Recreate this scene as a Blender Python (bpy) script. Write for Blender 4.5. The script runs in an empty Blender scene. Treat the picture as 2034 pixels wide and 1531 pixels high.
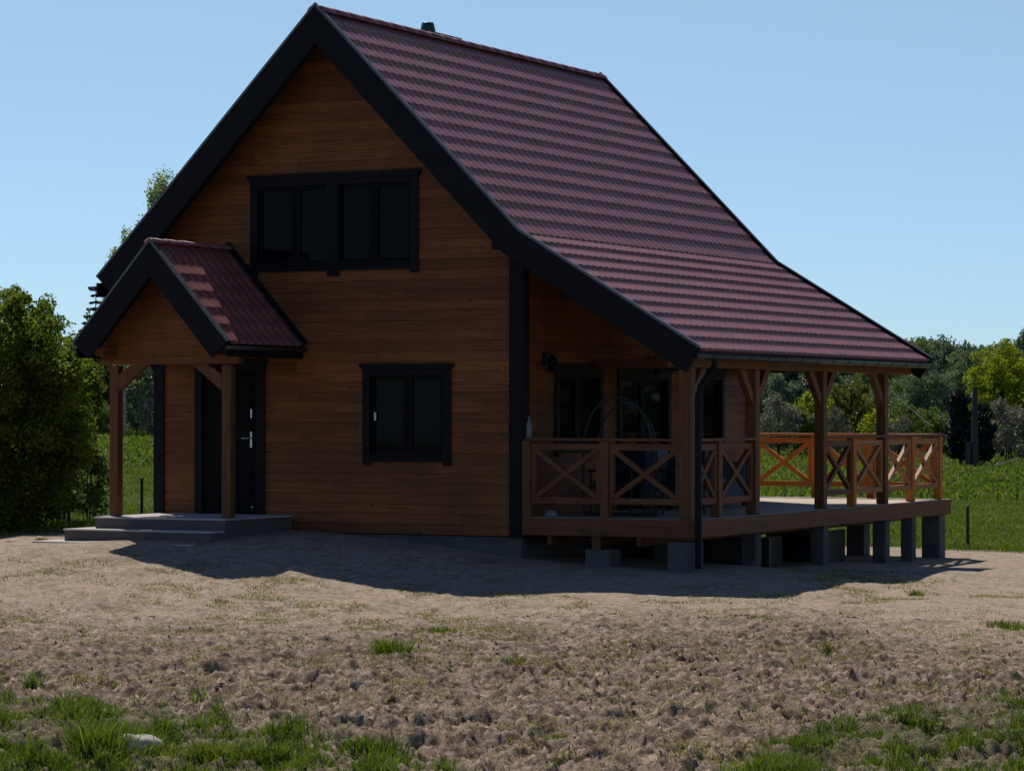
import bpy, math, random
import numpy as np
random.seed(7)
C = bpy.context.scene.collection
R = math.radians
V = np.array

# ------------------------------------------------------------------ camera frame
CAM = V([20.41, -35.168, 1.385]); YAW = R(26.68); PITCH = R(0.5285); F = 5858.0
FW = V([-math.sin(YAW), math.cos(YAW)]); RT = V([math.cos(YAW), math.sin(YAW)])
def uv(u, v):                      # metres to the right of / away from where the photographer stood
    return CAM[0] + RT[0]*u + FW[0]*v, CAM[1] + RT[1]*u + FW[1]*v
def uvpx(px, v):
    return uv((px - 1017)/F*v, v)

# ------------------------------------------------------------------ noise
def _lat(seed, n=256):
    return np.random.RandomState(seed).rand(n, n)
def vnoise(x, y, seed):
    L = _lat(seed); n = L.shape[0]
    xi = np.floor(x).astype(int); yi = np.floor(y).astype(int)
    fx = x-xi; fy = y-yi; fx = fx*fx*(3-2*fx); fy = fy*fy*(3-2*fy)
    a = L[xi % n, yi % n]; b = L[(xi+1) % n, yi % n]; c = L[xi % n, (yi+1) % n]; d = L[(xi+1) % n, (yi+1) % n]
    return (a*(1-fx)+b*fx)*(1-fy)+(c*(1-fx)+d*fx)*fy
def fbm(x, y, seed, octs=4, gain=.5):
    s = 0; a = 1; t = 0
    for o in range(octs):
        s = s + a*vnoise(x*2**o+13.7*o, y*2**o+5.1*o, seed+o); t += a; a *= gain
    return s/t

# ------------------------------------------------------------------ ground height
CP = V([(-3.2,-2.4,-.38),(-2,-2.5,-.38),(-.9,-2.4,-.36),(-6,-2,-.5),(-9,-1,-.62),(-1,-4,-.52),(-5,-5,-.6),(1.6,-.1,-.5),(.9,-.2,-.4),(.35,-.2,-.27),(-.2,-.2,-.1),(-.3,-1,-.16),(-.38,-1.7,-.04),(-.32,-1.0,-.06),(.1,-1.2,-.22),(-.25,-2.3,-.35),(.5,-.9,-.40),(.9,-3.2,-.80),(1.7,-3.0,-.82),(0,-3.5,-.72),(.4,-4.3,-.82),(1.6,-4.3,-.88),
  (2.9,0,-.62),(4,0,-.64),(5.3,-.2,-.67),(7,-1.6,-.9),(1.5,-1.5,-.62),(3,-2.5,-.8),(0,-5,-.72),(3,-6,-.95),(-4,-9,-.9),(7.3,7.5,-.95),(5.4,10,-.92),(5.4,5,-.8),(0,10,-.85),(-4,4,-.5),(-4,10,-.65),
  (9,2,-.93),(10,-8,-1.0),(15,10,-1.0),(12,-16,-1.0),(4,-14,-.97),(16,-20,-1.0),(-8,6,-.55),(-12,14,-.6)])
def ground_z(x, y):
    x = np.asarray(x, float); y = np.asarray(y, float)
    u = (x-CAM[0])*RT[0]+(y-CAM[1])*RT[1]; v = (x-CAM[0])*FW[0]+(y-CAM[1])*FW[1]
    q = u/np.maximum(v, 5)                                 # bearing: left .. right
    t = np.clip((q+.11)/.2, 0, 1); t = t*t*(3-2*t)
    zl = np.interp(v, [0, 20, 45, 60, 120, 200, 400, 1500], [-1, -.97, -.6, -.35, .40, 1.6, 4, 9])
    zr = np.interp(v, [0, 20, 50, 165, 260, 400, 1500], [-1, -1, -.97, -1.0, 0, 2, 6])
    far = zl*(1-t)+zr*t
    num = far*.02; den = np.full(x.shape, .02)
    for cx, cy, cz in CP:
        w = np.exp(-((x-cx)**2+(y-cy)**2)/(2*1.25**2)); num = num+w*cz; den = den+w
    return num/den
def gz(x, y): return float(ground_z(V([x]), V([y]))[0])

# ------------------------------------------------------------------ node helpers
def mat(name):
    m = bpy.data.materials.new(name); m.use_nodes = True
    n = m.node_tree.nodes; l = m.node_tree.links
    return m, n, l, n['Principled BSDF']
def ramp(n, l, fac, stops, interp='LINEAR'):
    r = n.new('ShaderNodeValToRGB'); r.color_ramp.interpolation = interp
    e = r.color_ramp.elements
    while len(e) < len(stops): e.new(.5)
    for k, (p, c) in enumerate(stops):
        e[k].position = p; e[k].color = (c[0], c[1], c[2], 1) if hasattr(c, '__len__') else (c, c, c, 1)
    l.new(fac, r.inputs[0]); return r.outputs[0]
def noise(n, l, scale, detail=4, rough=.55, vec=None, dist=0):
    t = n.new('ShaderNodeTexNoise'); t.inputs['Scale'].default_value = scale; t.inputs['Detail'].default_value = detail
    t.inputs['Roughness'].default_value = rough; t.inputs['Distortion'].default_value = dist
    if vec is not None: l.new(vec, t.inputs['Vector'])
    return t.outputs[0]
def pos(n, l, s=(1, 1, 1)):
    g = n.new('ShaderNodeNewGeometry'); m = n.new('ShaderNodeMapping'); m.inputs['Scale'].default_value = s
    l.new(g.outputs['Position'], m.inputs['Vector']); return m.outputs[0]
def mix(n, l, fac, a, b, mode='MIX'):
    m = n.new('ShaderNodeMix'); m.data_type = 'RGBA'; m.blend_type = mode
    for sock, val in ((m.inputs[0], fac), (m.inputs[6], a), (m.inputs[7], b)):
        if hasattr(val, 'is_linked'): l.new(val, sock)
        elif hasattr(val, '__len__'): sock.default_value = (*val, 1)
        else: sock.default_value = val
    return m.outputs[2]
def mth(n, l, op, a, b=None, c=None):
    m = n.new('ShaderNodeMath'); m.operation = op
    for k, val in enumerate((a, b, c)):
        if val is None: continue
        if hasattr(val, 'is_linked'): l.new(val, m.inputs[k])
        else: m.inputs[k].default_value = val
    return m.outputs[0]
def bump(n, l, h, b, strength=.5, dist=.01, normal=None):
    m = n.new('ShaderNodeBump'); m.inputs['Strength'].default_value = strength; m.inputs['Distance'].default_value = dist
    l.new(h, m.inputs['Height'])
    if normal is not None: l.new(normal, m.inputs['Normal'])
    l.new(m.outputs[0], b.inputs['Normal']); return m.outputs[0]

def wood(name, axis, dark, light, rough=.6, bump_s=.3):
    m, n, l, b = mat(name)
    s = [28, 28, 28]; s[axis] = 1.6
    p = pos(n, l, s); g = noise(n, l, 1, 6, .6, p, .6)
    big = noise(n, l, 1.3, 3, .5, pos(n, l))
    c = ramp(n, l, g, [(.3, dark), (.68, light)])
    c = mix(n, l, mth(n, l, 'MULTIPLY', big, .5), c, [x*.55 for x in dark])
    k = n.new('ShaderNodeTexVoronoi'); k.inputs['Scale'].default_value = 1
    s2 = [9, 9, 9]; s2[axis] = 2.6; l.new(pos(n, l, s2), k.inputs['Vector'])
    c = mix(n, l, ramp(n, l, k.outputs['Distance'], [(.06, .8), (.16, 0)]), c, [x*.35 for x in dark])
    l.new(c, b.inputs['Base Color']); b.inputs['Roughness'].default_value = rough
    b.inputs['Specular IOR Level'].default_value = .3
    bump(n, l, g, b, bump_s, .004)
    return m
def cladding(name, dark, light):
    m, n, l, b = mat(name)
    g = n.new('ShaderNodeNewGeometry'); sx = n.new('ShaderNodeSeparateXYZ'); l.new(g.outputs['Position'], sx.inputs[0])
    row = mth(n, l, 'FLOOR', mth(n, l, 'DIVIDE', mth(n, l, 'ADD', sx.outputs[2], .26), .138))
    along = mth(n, l, 'ADD', sx.outputs[0], sx.outputs[1])
    wn = n.new('ShaderNodeTexWhiteNoise'); wn.noise_dimensions = '1D'; l.new(row, wn.inputs['W'])
    seg = mth(n, l, 'FLOOR', mth(n, l, 'DIVIDE', mth(n, l, 'ADD', along, mth(n, l, 'MULTIPLY', wn.outputs[0], 9)), 3.3))
    w2 = n.new('ShaderNodeTexWhiteNoise'); w2.noise_dimensions = '2D'
    cb = n.new('ShaderNodeCombineXYZ'); l.new(row, cb.inputs[0]); l.new(seg, cb.inputs[1]); l.new(cb.outputs[0], w2.inputs['Vector'])
    cb2 = n.new('ShaderNodeCombineXYZ'); l.new(mth(n, l, 'MULTIPLY', along, 1.7), cb2.inputs[0])
    l.new(mth(n, l, 'MULTIPLY', sx.outputs[2], 42), cb2.inputs[1]); l.new(mth(n, l, 'MULTIPLY', w2.outputs[0], 60), cb2.inputs[2])
    gr = noise(n, l, 1, 5, .6, cb2.outputs[0], .5)
    c = ramp(n, l, gr, [(.28, dark), (.7, light)])
    tone = ramp(n, l, w2.outputs[0], [(0, .74), (.5, 1.0), (1, 1.26)])
    c = mix(n, l, 1.0, c, tone, 'MULTIPLY')
    k = n.new('ShaderNodeTexVoronoi'); k.inputs['Scale'].default_value = 1
    cb3 = n.new('ShaderNodeCombineXYZ'); l.new(mth(n, l, 'MULTIPLY', along, 3.2), cb3.inputs[0]); l.new(mth(n, l, 'MULTIPLY', sx.outputs[2], 9), cb3.inputs[1])
    l.new(cb3.outputs[0], k.inputs['Vector'])
    c = mix(n, l, ramp(n, l, k.outputs['Distance'], [(.05, .85), (.15, 0)]), c, [x*.3 for x in dark])
    big = noise(n, l, .8, 3, .5, pos(n, l))
    c = mix(n, l, ramp(n, l, big, [(.35, .0), (.7, .45)]), c, [x*.5 for x in dark])
    l.new(c, b.inputs['Base Color']); b.inputs['Roughness'].default_value = .62; b.inputs['Specular IOR Level'].default_value = .25
    bump(n, l, gr, b, .3, .004)
    return m
def plain(name, col, rough=.5, metal=0, spec=.5, var=.25, scale=6, bmp=.15):
    m, n, l, b = mat(name)
    g = noise(n, l, scale, 5, .6, pos(n, l))
    c = ramp(n, l, g, [(.3, [x*(1-var) for x in col]), (.7, [x*(1+var) for x in col])])
    l.new(c, b.inputs['Base Color']); b.inputs['Roughness'].default_value = rough; b.inputs['Metallic'].default_value = metal
    b.inputs['Specular IOR Level'].default_value = spec
    if bmp: bump(n, l, noise(n, l, scale*12, 3, .6, pos(n, l)), b, bmp, .003)
    return m

WD, WL = (.078, .027, .010), (.190, .072, .022)
M = {}
M['clad'] = cladding('stained_log_cladding', (.105, .034, .010), (.250, .088, .022))
M['wx'] = wood('stained_timber_x', 0, WD, WL); M['wy'] = wood('stained_timber_y', 1, WD, WL); M['wz'] = wood('stained_timber_z', 2, WD, WL)
OD, OL = (.34, .10, .016), (.60, .21, .04)  # lighter orange copy of the stained timber, sunlight painted into the colour
M['rx'] = wood('sunlit_rail_timber_x', 0, OD, OL); M['rz'] = wood('sunlit_rail_timber_z', 2, OD, OL); M['ry'] = wood('sunlit_rail_timber_y', 1, (.22, .085, .028), (.46, .22, .09))  # side rails paler still, sun sheen painted into their tone
M['deck'] = wood('weathered_deck_boards', 0, (.42, .34, .27), (.62, .52, .43), .7)
M['trim'] = plain('anthracite_paint', (.0045, .005, .008), .6, 0, .15, .2, 5, .1)
M['gutter'] = plain('graphite_gutter_metal', (.022, .032, .042), .4, 0, .5, .15, 5, 0)
M['flash'] = plain('graphite_flashing', (.07, .075, .09), .42, .0, .6, .15, 5, 0)
M['conc'] = plain('cast_concrete', (.085, .085, .086), .9, 0, .2, .22, 4, .5)
M['slab'] = plain('pale_step_tile', (.42, .38, .365), .85, 0, .2, .12, 5, .3)
M['riser'] = plain('dark_step_riser', (.10, .085, .085), .85, 0, .2, .15, 5, .3)
M['pale'] = plain('pale_enamel', (.24, .27, .32), .6, 0, .3, .1, 8, 0)
M['sash'] = plain('near_black_sash_paint', (.0025, .003, .0045), .6, 0, .1, .1, 8, 0)
M['steel'] = plain('brushed_steel', (.55, .55, .55), .35, 1, .5, .1, 8, 0)
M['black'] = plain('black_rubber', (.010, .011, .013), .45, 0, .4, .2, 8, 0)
M['white'] = plain('white_plastic', (.75, .76, .78), .45, 0, .4, .05, 8, 0)
M['fabric'] = plain('grey_blue_fabric', (.10, .12, .17), .9, 0, .1, .2, 9, .3)
M['fabric2'] = plain('dark_blue_fabric', (.016, .021, .030), .9, 0, .1, .2, 9, .3)
M['orange'] = plain('orange_timber', (.5, .2, .05), .6, 0, .3, .2, 9, .2)
M['post'] = plain('dark_green_post_paint', (.012, .02, .016), .5, 0, .3, .2, 9, 0)
M['pole'] = plain('grey_weathered_pole', (.045, .05, .055), .85, 0, .2, .3, 6, .3)
M['stone'] = plain('pale_field_stone', (.5, .47, .42), .85, 0, .2, .3, 14, .8)
M['brick'] = plain('dark_chimney_render', (.05, .05, .055), .8, 0, .2, .2, 9, .4)
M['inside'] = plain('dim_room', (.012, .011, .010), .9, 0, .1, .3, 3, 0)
M['plank'] = plain('weathered_plank', (.36, .34, .3), .85, 0, .2, .25, 9, .3)

def glass_mat():
    m, n, l, b = mat('dark_window_glass')
    b.inputs['Base Color'].default_value = (.003, .004, .005, 1); b.inputs['Roughness'].default_value = .03
    b.inputs['Specular IOR Level'].default_value = .07
    g = noise(n, l, 1.2, 2, .5, pos(n, l)); bump(n, l, g, b, .08, .01)
    return m
M['glass'] = glass_mat()
def tile_mat():
    m, n, l, b = mat('maroon_metal_tile')
    g = noise(n, l, 2.2, 5, .6, pos(n, l)); f = noise(n, l, 60, 3, .7, pos(n, l))
    c = ramp(n, l, g, [(.3, (.155, .050, .052)), (.7, (.215, .080, .084))])
    c = mix(n, l, ramp(n, l, f, [(.35, 0), (.75, .35)]), c, (.27, .125, .13))
    l.new(c, b.inputs['Base Color'])
    st_ = noise(n, l, 1, 5, .65, pos(n, l, (.5, 5, .5)))
    c = mix(n, l, ramp(n, l, st_, [(.5, 0), (.75, .18)]), c, (.09, .04, .04))
    l.new(c, b.inputs['Base Color'])
    r = ramp(n, l, f, [(.3, .36), (.7, .52)]); l.new(r, b.inputs['Roughness']); b.inputs['Specular IOR Level'].default_value = .6
    bump(n, l, f, b, .2, .002)
    return m
M['tile'] = tile_mat()

def leaf_mat(name, dark, light, tip=None, trans=.45):
    m, n, l, b = mat(name)
    at = n.new('ShaderNodeAttribute'); at.attribute_name = 'rnd'
    big = noise(n, l, .9, 3, .5, pos(n, l))
    f = mth(n, l, 'ADD', mth(n, l, 'MULTIPLY', at.outputs['Fac'], .6), mth(n, l, 'MULTIPLY', big, .5))
    st = [(.2, dark), (.75, light)]
    if tip: st.append((.95, tip))
    c = ramp(n, l, f, st)
    l.new(c, b.inputs['Base Color']); b.inputs['Roughness'].default_value = .6; b.inputs['Specular IOR Level'].default_value = .25
    tr = n.new('ShaderNodeBsdfTranslucent'); l.new(mix(n, l, 1.0, c, (1.25, 1.35, .6), 'MULTIPLY'), tr.inputs[0])
    ms = n.new('ShaderNodeMixShader'); ms.inputs[0].default_value = trans
    l.new(b.outputs[0], ms.inputs[1]); l.new(tr.outputs[0], ms.inputs[2]); l.new(ms.outputs[0], n['Material Output'].inputs[0])
    return m
M['grass'] = leaf_mat('grass_blades', (.05, .085, .010), (.135, .185, .022), (.26, .24, .08), .4)
M['drygrass'] = leaf_mat('yellowing_weeds', (.10, .115, .022), (.22, .215, .05), (.34, .29, .13), .35)
M['straw'] = leaf_mat('dry_straw', (.10, .07, .045), (.30, .24, .15), (.50, .42, .30), .2)
M['l_bush'] = leaf_mat('bush_leaves', (.045, .075, .012), (.14, .185, .028), (.27, .30, .05), .58)
M['l_hazed'] = leaf_mat('hazed_far_leaves', (.10, .14, .105), (.17, .215, .155), (.23, .27, .19), .3)  # distance haze painted into the leaf colour, paler and greyer
M['l_teal'] = leaf_mat('hazed_willow_leaves', (.09, .125, .085), (.155, .195, .13), (.21, .24, .17), .3)  # leaf colour likewise lightened to imitate haze
M['l_mid'] = leaf_mat('mid_green_leaves', (.065, .10, .035), (.14, .185, .06), (.22, .25, .09), .35)  # greens lifted a little for painted haze
M['l_bright'] = leaf_mat('fresh_yellow_green_leaves', (.12, .15, .012), (.28, .31, .02), (.42, .42, .04), .5)
M['l_fresh'] = leaf_mat('fresh_bush_leaves', (.05, .08, .012), (.12, .16, .02), (.2, .23, .04), .45)
M['l_olive'] = leaf_mat('olive_leaves', (.07, .075, .018), (.15, .145, .035), (.24, .21, .06), .35)
M['l_blossom'] = leaf_mat('blossom_and_leaves', (.10, .10, .08), (.22, .20, .18), (.42, .38, .37), .2)
M['l_birch'] = leaf_mat('birch_leaves', (.075, .105, .05), (.15, .19, .085), (.24, .26, .14), .4)
M['l_pale'] = leaf_mat('pale_birch_leaves', (.15, .19, .11), (.27, .31, .18), (.36, .38, .24), .55)
M['l_spruce'] = leaf_mat('spruce_needles', (.010, .022, .014), (.028, .05, .03), (.05, .08, .05), .1)
M['l_black'] = leaf_mat('very_dark_needles', (.004, .008, .007), (.010, .018, .014), (.02, .03, .024), .03)
M['bark'] = plain('bark', (.045, .035, .028), .9, 0, .1, .4, 12, .6)
M['birchbark'] = plain('birch_bark', (.32, .31, .29), .8, 0, .2, .5, 10, .4)

def ground_mat():
    m, n, l, b = mat('sandy_soil_and_meadow')
    P = pos(n, l)
    ag = n.new('ShaderNodeAttribute'); ag.attribute_name = 'grassy'
    ac = n.new('ShaderNodeAttribute'); ac.attribute_name = 'cloddy'
    f1 = noise(n, l, 9, 8, .65, P); f2 = noise(n, l, 1.6, 5, .6, P, .4); f3 = noise(n, l, 45, 5, .7, P)
    sand = ramp(n, l, f1, [(.3, (.225, .165, .122)), (.5, (.335, .258, .200)), (.72, (.43, .35, .285))])
    soil = ramp(n, l, f1, [(.34, (.050, .032, .027)), (.46, (.150, .106, .084)), (.58, (.285, .215, .170)), (.72, (.46, .37, .30))])
    cl = mth(n, l, 'ADD', ac.outputs['Fac'], mth(n, l, 'MULTIPLY', mth(n, l, 'SUBTRACT', f2, .5), 1.4))
    c = mix(n, l, ramp(n, l, cl, [(.25, 0), (.75, 1)]), sand, soil)
    c = mix(n, l, ramp(n, l, noise(n, l, 3.2, 6, .7, P, .8), [(.50, 0), (.66, .6)]), c, (.165, .160, .055))
    c = mix(n, l, 1, c, ramp(n, l, f3, [(.33, .58), (.5, .95), (.68, 1.3)]), 'MULTIPLY')
    g1 = noise(n, l, .35, 6, .6, P); g2 = noise(n, l, 5, 6, .7, P)
    gr = ramp(n, l, g1, [(.3, (.040, .065, .010)), (.5, (.075, .105, .018)), (.7, (.12, .14, .035))])
    gr = mix(n, l, 1, gr, ramp(n, l, g2, [(.3, .55), (.7, 1.35)]), 'MULTIPLY')
    gr = mix(n, l, ramp(n, l, ag.outputs['Fac'], [(.80, .85), (.86, 0)]), gr, mix(n, l, .40, soil, (.045, .05, .016)))
    e = mth(n, l, 'ADD', ag.outputs['Fac'], mth(n, l, 'MULTIPLY', mth(n, l, 'SUBTRACT', noise(n, l, 3.4, 7, .75, P), .5), 1.5))
    c = mix(n, l, ramp(n, l, e, [(.42, 0), (.58, 1)]), c, gr)
    l.new(c, b.inputs['Base Color']); b.inputs['Roughness'].default_value = .95; b.inputs['Specular IOR Level'].default_value = .1
    bump(n, l, mth(n, l, 'ADD', f3, f1), b, .55, .02)
    return m
M['ground'] = ground_mat()

# ------------------------------------------------------------------ mesh builder
ORG = {}
def link(o, parent=None, label=None, cat=None, group=None, kind=None):
    if o.name not in C.objects: C.objects.link(o)
    if parent is not None: o.parent = parent; ORG[o.name] = ORG[parent.name]
    if label: o['label'] = label
    if cat: o['category'] = cat
    if group: o['group'] = group
    if kind: o['kind'] = kind
    return o
def thing(name, loc, label, cat, group=None):
    o = bpy.data.objects.new(name, None); o.empty_display_size = .3; o.location = loc
    link(o, None, label, cat, group); ORG[o.name] = V(loc, dtype=float) if False else np.array(loc, float)
    return o
def pivot(name, parent):
    o = bpy.data.objects.new(name, None); return link(o, parent)
def mesh_np(name, verts, faces_flat, loop_tot, m, attrs=None, smooth=False):
    me = bpy.data.meshes.new(name); nv = len(verts); nf = len(loop_tot)
    me.vertices.add(nv); me.vertices.foreach_set('co', np.asarray(verts, np.float32).ravel())
    me.loops.add(len(faces_flat)); me.loops.foreach_set('vertex_index', np.asarray(faces_flat, np.int32))
    me.polygons.add(nf); ls = np.concatenate([[0], np.cumsum(loop_tot)[:-1]]).astype(np.int32)
    me.polygons.foreach_set('loop_start', ls); me.polygons.foreach_set('loop_total', np.asarray(loop_tot, np.int32))
    if smooth: me.polygons.foreach_set('use_smooth', np.ones(nf, bool))
    me.update(calc_edges=True); me.validate()
    for k, a in (attrs or {}).items():
        at = me.attributes.new(k, 'FLOAT', 'POINT'); at.data.foreach_set('value', np.asarray(a, np.float32))
    me.materials.append(m); return me
class MB:
    def __init__(s): s.v = []; s.f = []; s.sm = []
    def add(s, vs, fs, sm=False):
        k = len(s.v); s.v += [tuple(map(float, p)) for p in vs]; s.f += [tuple(i+k for i in f) for f in fs]; s.sm += [sm]*len(fs); return s
    def box(s, x0, x1, y0, y1, z0, z1):
        return s.add([(x0,y0,z0),(x1,y0,z0),(x1,y1,z0),(x0,y1,z0),(x0,y0,z1),(x1,y0,z1),(x1,y1,z1),(x0,y1,z1)],
                     [(0,3,2,1),(4,5,6,7),(0,1,5,4),(1,2,6,5),(2,3,7,6),(3,0,4,7)])
    def beam(s, a, b, w, h, up=(0, 0, 1)):
        a = V(a, dtype=float) if False else np.array(a, float); b = np.array(b, float); d = b-a; d /= np.linalg.norm(d)
        up = np.array(up, float); sd = np.cross(d, up); sd /= np.linalg.norm(sd); u = np.cross(sd, d)
        vs = []
        for p in (a, b):
            for i, j in ((-1,-1),(1,-1),(1,1),(-1,1)): vs.append(p+sd*i*w/2+u*j*h/2)
        return s.add(vs, [(0,1,2,3),(7,6,5,4),(0,4,5,1),(1,5,6,2),(2,6,7,3),(3,7,4,0)])
    def prism(s, poly, y0, y1, axis=1):          # polygon given in the plane across 'axis'
        n = len(poly); vs = []
        for y in (y0, y1):
            for a, b in poly: vs.append({1: (a, y, b), 0: (y, a, b), 2: (a, b, y)}[axis])
        fs = [tuple(range(n)), tuple(range(2*n-1, n-1, -1))]+[(i, i+n, (i+1) % n+n, (i+1) % n) for i in range(n)]
        return s.add(vs, fs)
    def tube(s, pts, r, n=10, cap=True):
        pts = [np.array(p, float) for p in pts]; rs = r if hasattr(r, '__len__') else [r]*len(pts); k = len(s.v); vs = []; fs = []
        ref = np.array([.13, .31, .94])
        for i, p in enumerate(pts):
            d = pts[min(i+1, len(pts)-1)]-pts[max(i-1, 0)]; d = d/(np.linalg.norm(d)+1e-9)
            a = np.cross(d, ref); a /= np.linalg.norm(a)+1e-9; b = np.cross(d, a)
            for j in range(n):
                t = 2*math.pi*j/n; vs.append(p+rs[i]*(a*math.cos(t)+b*math.sin(t)))
        for i in range(len(pts)-1):
            for j in range(n): fs.append((i*n+j, i*n+(j+1) % n, (i+1)*n+(j+1) % n, (i+1)*n+j))
        s.add(vs, fs, True)
        if cap: s.add(vs[:n], [tuple(range(n))]); s.add(vs[-n:], [tuple(range(n-1, -1, -1))])
        return s
    def lathe(s, c, prof, n=20):
        vs = []; fs = []
        for r, z in prof:
            for j in range(n): t = 2*math.pi*j/n; vs.append((c[0]+r*math.cos(t), c[1]+r*math.sin(t), c[2]+z))
        for i in range(len(prof)-1):
            for j in range(n): fs.append((i*n+j, i*n+(j+1) % n, (i+1)*n+(j+1) % n, (i+1)*n+j))
        return s.add(vs, fs, True)
    def build(s, name, m, parent=None, bevel=0, **k):
        org = ORG[parent.name] if parent is not None else np.array(k.pop('loc', (0, 0, 0)), float); k.pop('loc', None)
        me = bpy.data.meshes.new(name); me.from_pydata([tuple(np.array(p)-org) for p in s.v], [], s.f)
        import bmesh
        bm = bmesh.new(); bm.from_mesh(me); bmesh.ops.recalc_face_normals(bm, faces=bm.faces); bm.to_mesh(me); bm.free()
        me.polygons.foreach_set('use_smooth', s.sm); me.materials.append(m)
        o = bpy.data.objects.new(name, me)
        if parent is None: o.location = org
        if bevel:
            b = o.modifiers.new('bevel', 'BEVEL'); b.width = bevel; b.segments = 2; b.limit_method = 'ANGLE'
        link(o, parent, **k)
        if parent is None: ORG[o.name] = org
        return o

# ------------------------------------------------------------------ ground
def edge_grid(lo, f0, f1, hi, fine, growth):
    mid = list(np.arange(f0, f1+1e-6, fine)); a = []; s = fine; x = f0
    while x > lo: s *= growth; x -= s; a.append(x)
    b = []; s = fine; x = mid[-1]
    while x < hi: s *= growth; x += s; b.append(x)
    return np.array(a[::-1]+mid+b)
def grassy(x, y):
    u = (x-CAM[0])*RT[0]+(y-CAM[1])*RT[1]; v = (x-CAM[0])*FW[0]+(y-CAM[1])*FW[1]
    px = 1017+u/np.maximum(v, 1)*F
    near = np.interp(px, [-400, 0, 250, 560, 700, 860, 1000, 1480, 1600, 1800, 1960, 2100, 2500], [25.0, 24.5, 23.7, 21.6, 20.2, 19.0, 17.5, 18.8, 22.0, 23.3, 24.6, 25.2, 26])
    g1 = .5+(near-v)*.36
    back = np.interp(px, [-600, 0, 200, 900, 1700, 1900, 2034, 2600], [44.5, 46, 47.5, 52, 51.5, 49.6, 48.6, 46])
    g2 = .5+(v-back)*.6
    return np.clip(np.maximum(g1, g2), 0, 1), u, v, px
def clod_amount(x, y, v, px):
    a = np.clip(1-(v-23.0)/11.5, 0, 1)*.85+.24
    a = a+.28*np.clip((px-900)/500, 0, 1)*np.clip(1-(v-31)/4, 0, 1)
    return np.clip(a-.35*np.clip((px-1650)/250, 0, 1)*np.clip((v-24)/3, 0, 1), 0, 1)
def detail(x, y):
    g, u, v, px = grassy(x, y)
    cl = clod_amount(x, y, v, px)*(1-g*(v > 35))
    near = np.clip((62-v)/12, 0, 1)*np.clip((22-np.abs(u))/8, 0, 1)
    n1 = fbm(x*1.1, y*1.1, 3, 3)-.5
    n2 = 1-np.abs(fbm(x*4.2+vnoise(x*3, y*3, 31), y*4.2, 11, 4, .55)-.5)*4
    n3 = fbm(x*9.0, y*9.0, 21, 3, .6)-.5
    bl = lambda f, sd: np.abs(fbm(x*f, y*f, sd, 3, .55)-.5)*4
    n4 = bl(7.5, 25); n6 = bl(17, 26); n5 = np.clip(fbm(x*4.2, y*4.2, 27, 3, .6)-.53, 0, 1)
    s_ = x*.80-y*.60; t_ = x*.60+y*.80; n7 = np.clip(fbm(s_*2.6, t_*.55, 57, 3)-.5, -.2, .2)
    h = n1*.11*(1-.5*g)+n2*.010*(.12+cl*1.4)+n3*.022*(.2+cl*1.6)+n4*.036*(.12+cl)+n6*.036*(.18+cl)-n5*.34*cl+n7*.22*cl+g*(fbm(x*2.2, y*2.2, 41, 3)-.5)*.10
    # keep it calm beside the house and under the terrace
    dx = np.maximum(np.maximum(-4.2-x, x-6.2), 0); dy = np.maximum(np.maximum(-2.6-y, y-10.6), 0); d = np.hypot(dx, dy)
    return h*near*np.clip(.18+d*.45, 0, 1), g*np.where(v < 35, .78, 1), cl
US = edge_grid(-900, -6.2, 6.2, 900, .025, 1.09); VS = edge_grid(-60, 17.2, 33, 33.01, .03, 1.045); VS = VS[VS < 33]; VS = np.concatenate([VS, edge_grid(33, 33.03, 41, 1600, .06, 1.05)])
UU, VV = np.meshgrid(US, VS); X, Y = uv(UU.ravel(), VV.ravel())
hz, gr_, cl_ = detail(X, Y); Z = ground_z(X, Y)+hz
def ground_top(x, y):
    x = np.asarray(x, float); y = np.asarray(y, float); return ground_z(x, y)+detail(x, y)[0]
nu, nv = len(US), len(VS)
I = np.arange(nu*nv).reshape(nv, nu)
Q = np.stack([I[:-1, :-1], I[:-1, 1:], I[1:, 1:], I[1:, :-1]], -1).reshape(-1, 4)
me = mesh_np('ground', np.stack([X, Y, Z], 1), Q.ravel(), np.full(len(Q), 4), M['ground'], {'grassy': gr_, 'cloddy': cl_}, True)
g = bpy.data.objects.new('ground', me); link(g, kind='structure')

# ------------------------------------------------------------------ grass, weeds and clods (stuff)
def blades(name, x, y, h, w, lean, m, label, seed, sink=.02):
    rs = np.random.RandomState(seed); N = len(x); z = ground_top(x, y)-sink
    a = rs.rand(N)*2*np.pi; t = rs.rand(N)*2*np.pi; l = lean*(.3+rs.rand(N))*h
    wx, wy = np.cos(a)*w/2, np.sin(a)*w/2; lx, ly = np.cos(t)*l, np.sin(t)*l
    P = np.zeros((N, 5, 3))
    P[:, 0] = np.stack([x-wx, y-wy, z], 1); P[:, 1] = np.stack([x+wx, y+wy, z], 1)
    P[:, 2] = np.stack([x+wx*.75+lx*.35, y+wy*.75+ly*.35, z+h*.6], 1); P[:, 3] = np.stack([x-wx*.75+lx*.35, y-wy*.75+ly*.35, z+h*.6], 1)
    P[:, 4] = np.stack([x+lx, y+ly, z+h*(1-.25*np.minimum(lean, 1))], 1)
    b = np.arange(N)[:, None]*5; f = np.concatenate([b+0, b+1, b+2, b+3, b+3, b+2, b+4], 1).ravel()
    me = mesh_np(name, P.reshape(-1, 3), f, np.tile([4, 3], N), m, {'rnd': np.repeat(rs.rand(N), 5)})
    o = bpy.data.objects.new(name, me); link(o, label=label, cat='straw' if name == 'straw' else 'grass', kind='stuff'); return o
rs = np.random.RandomState(5)
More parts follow.
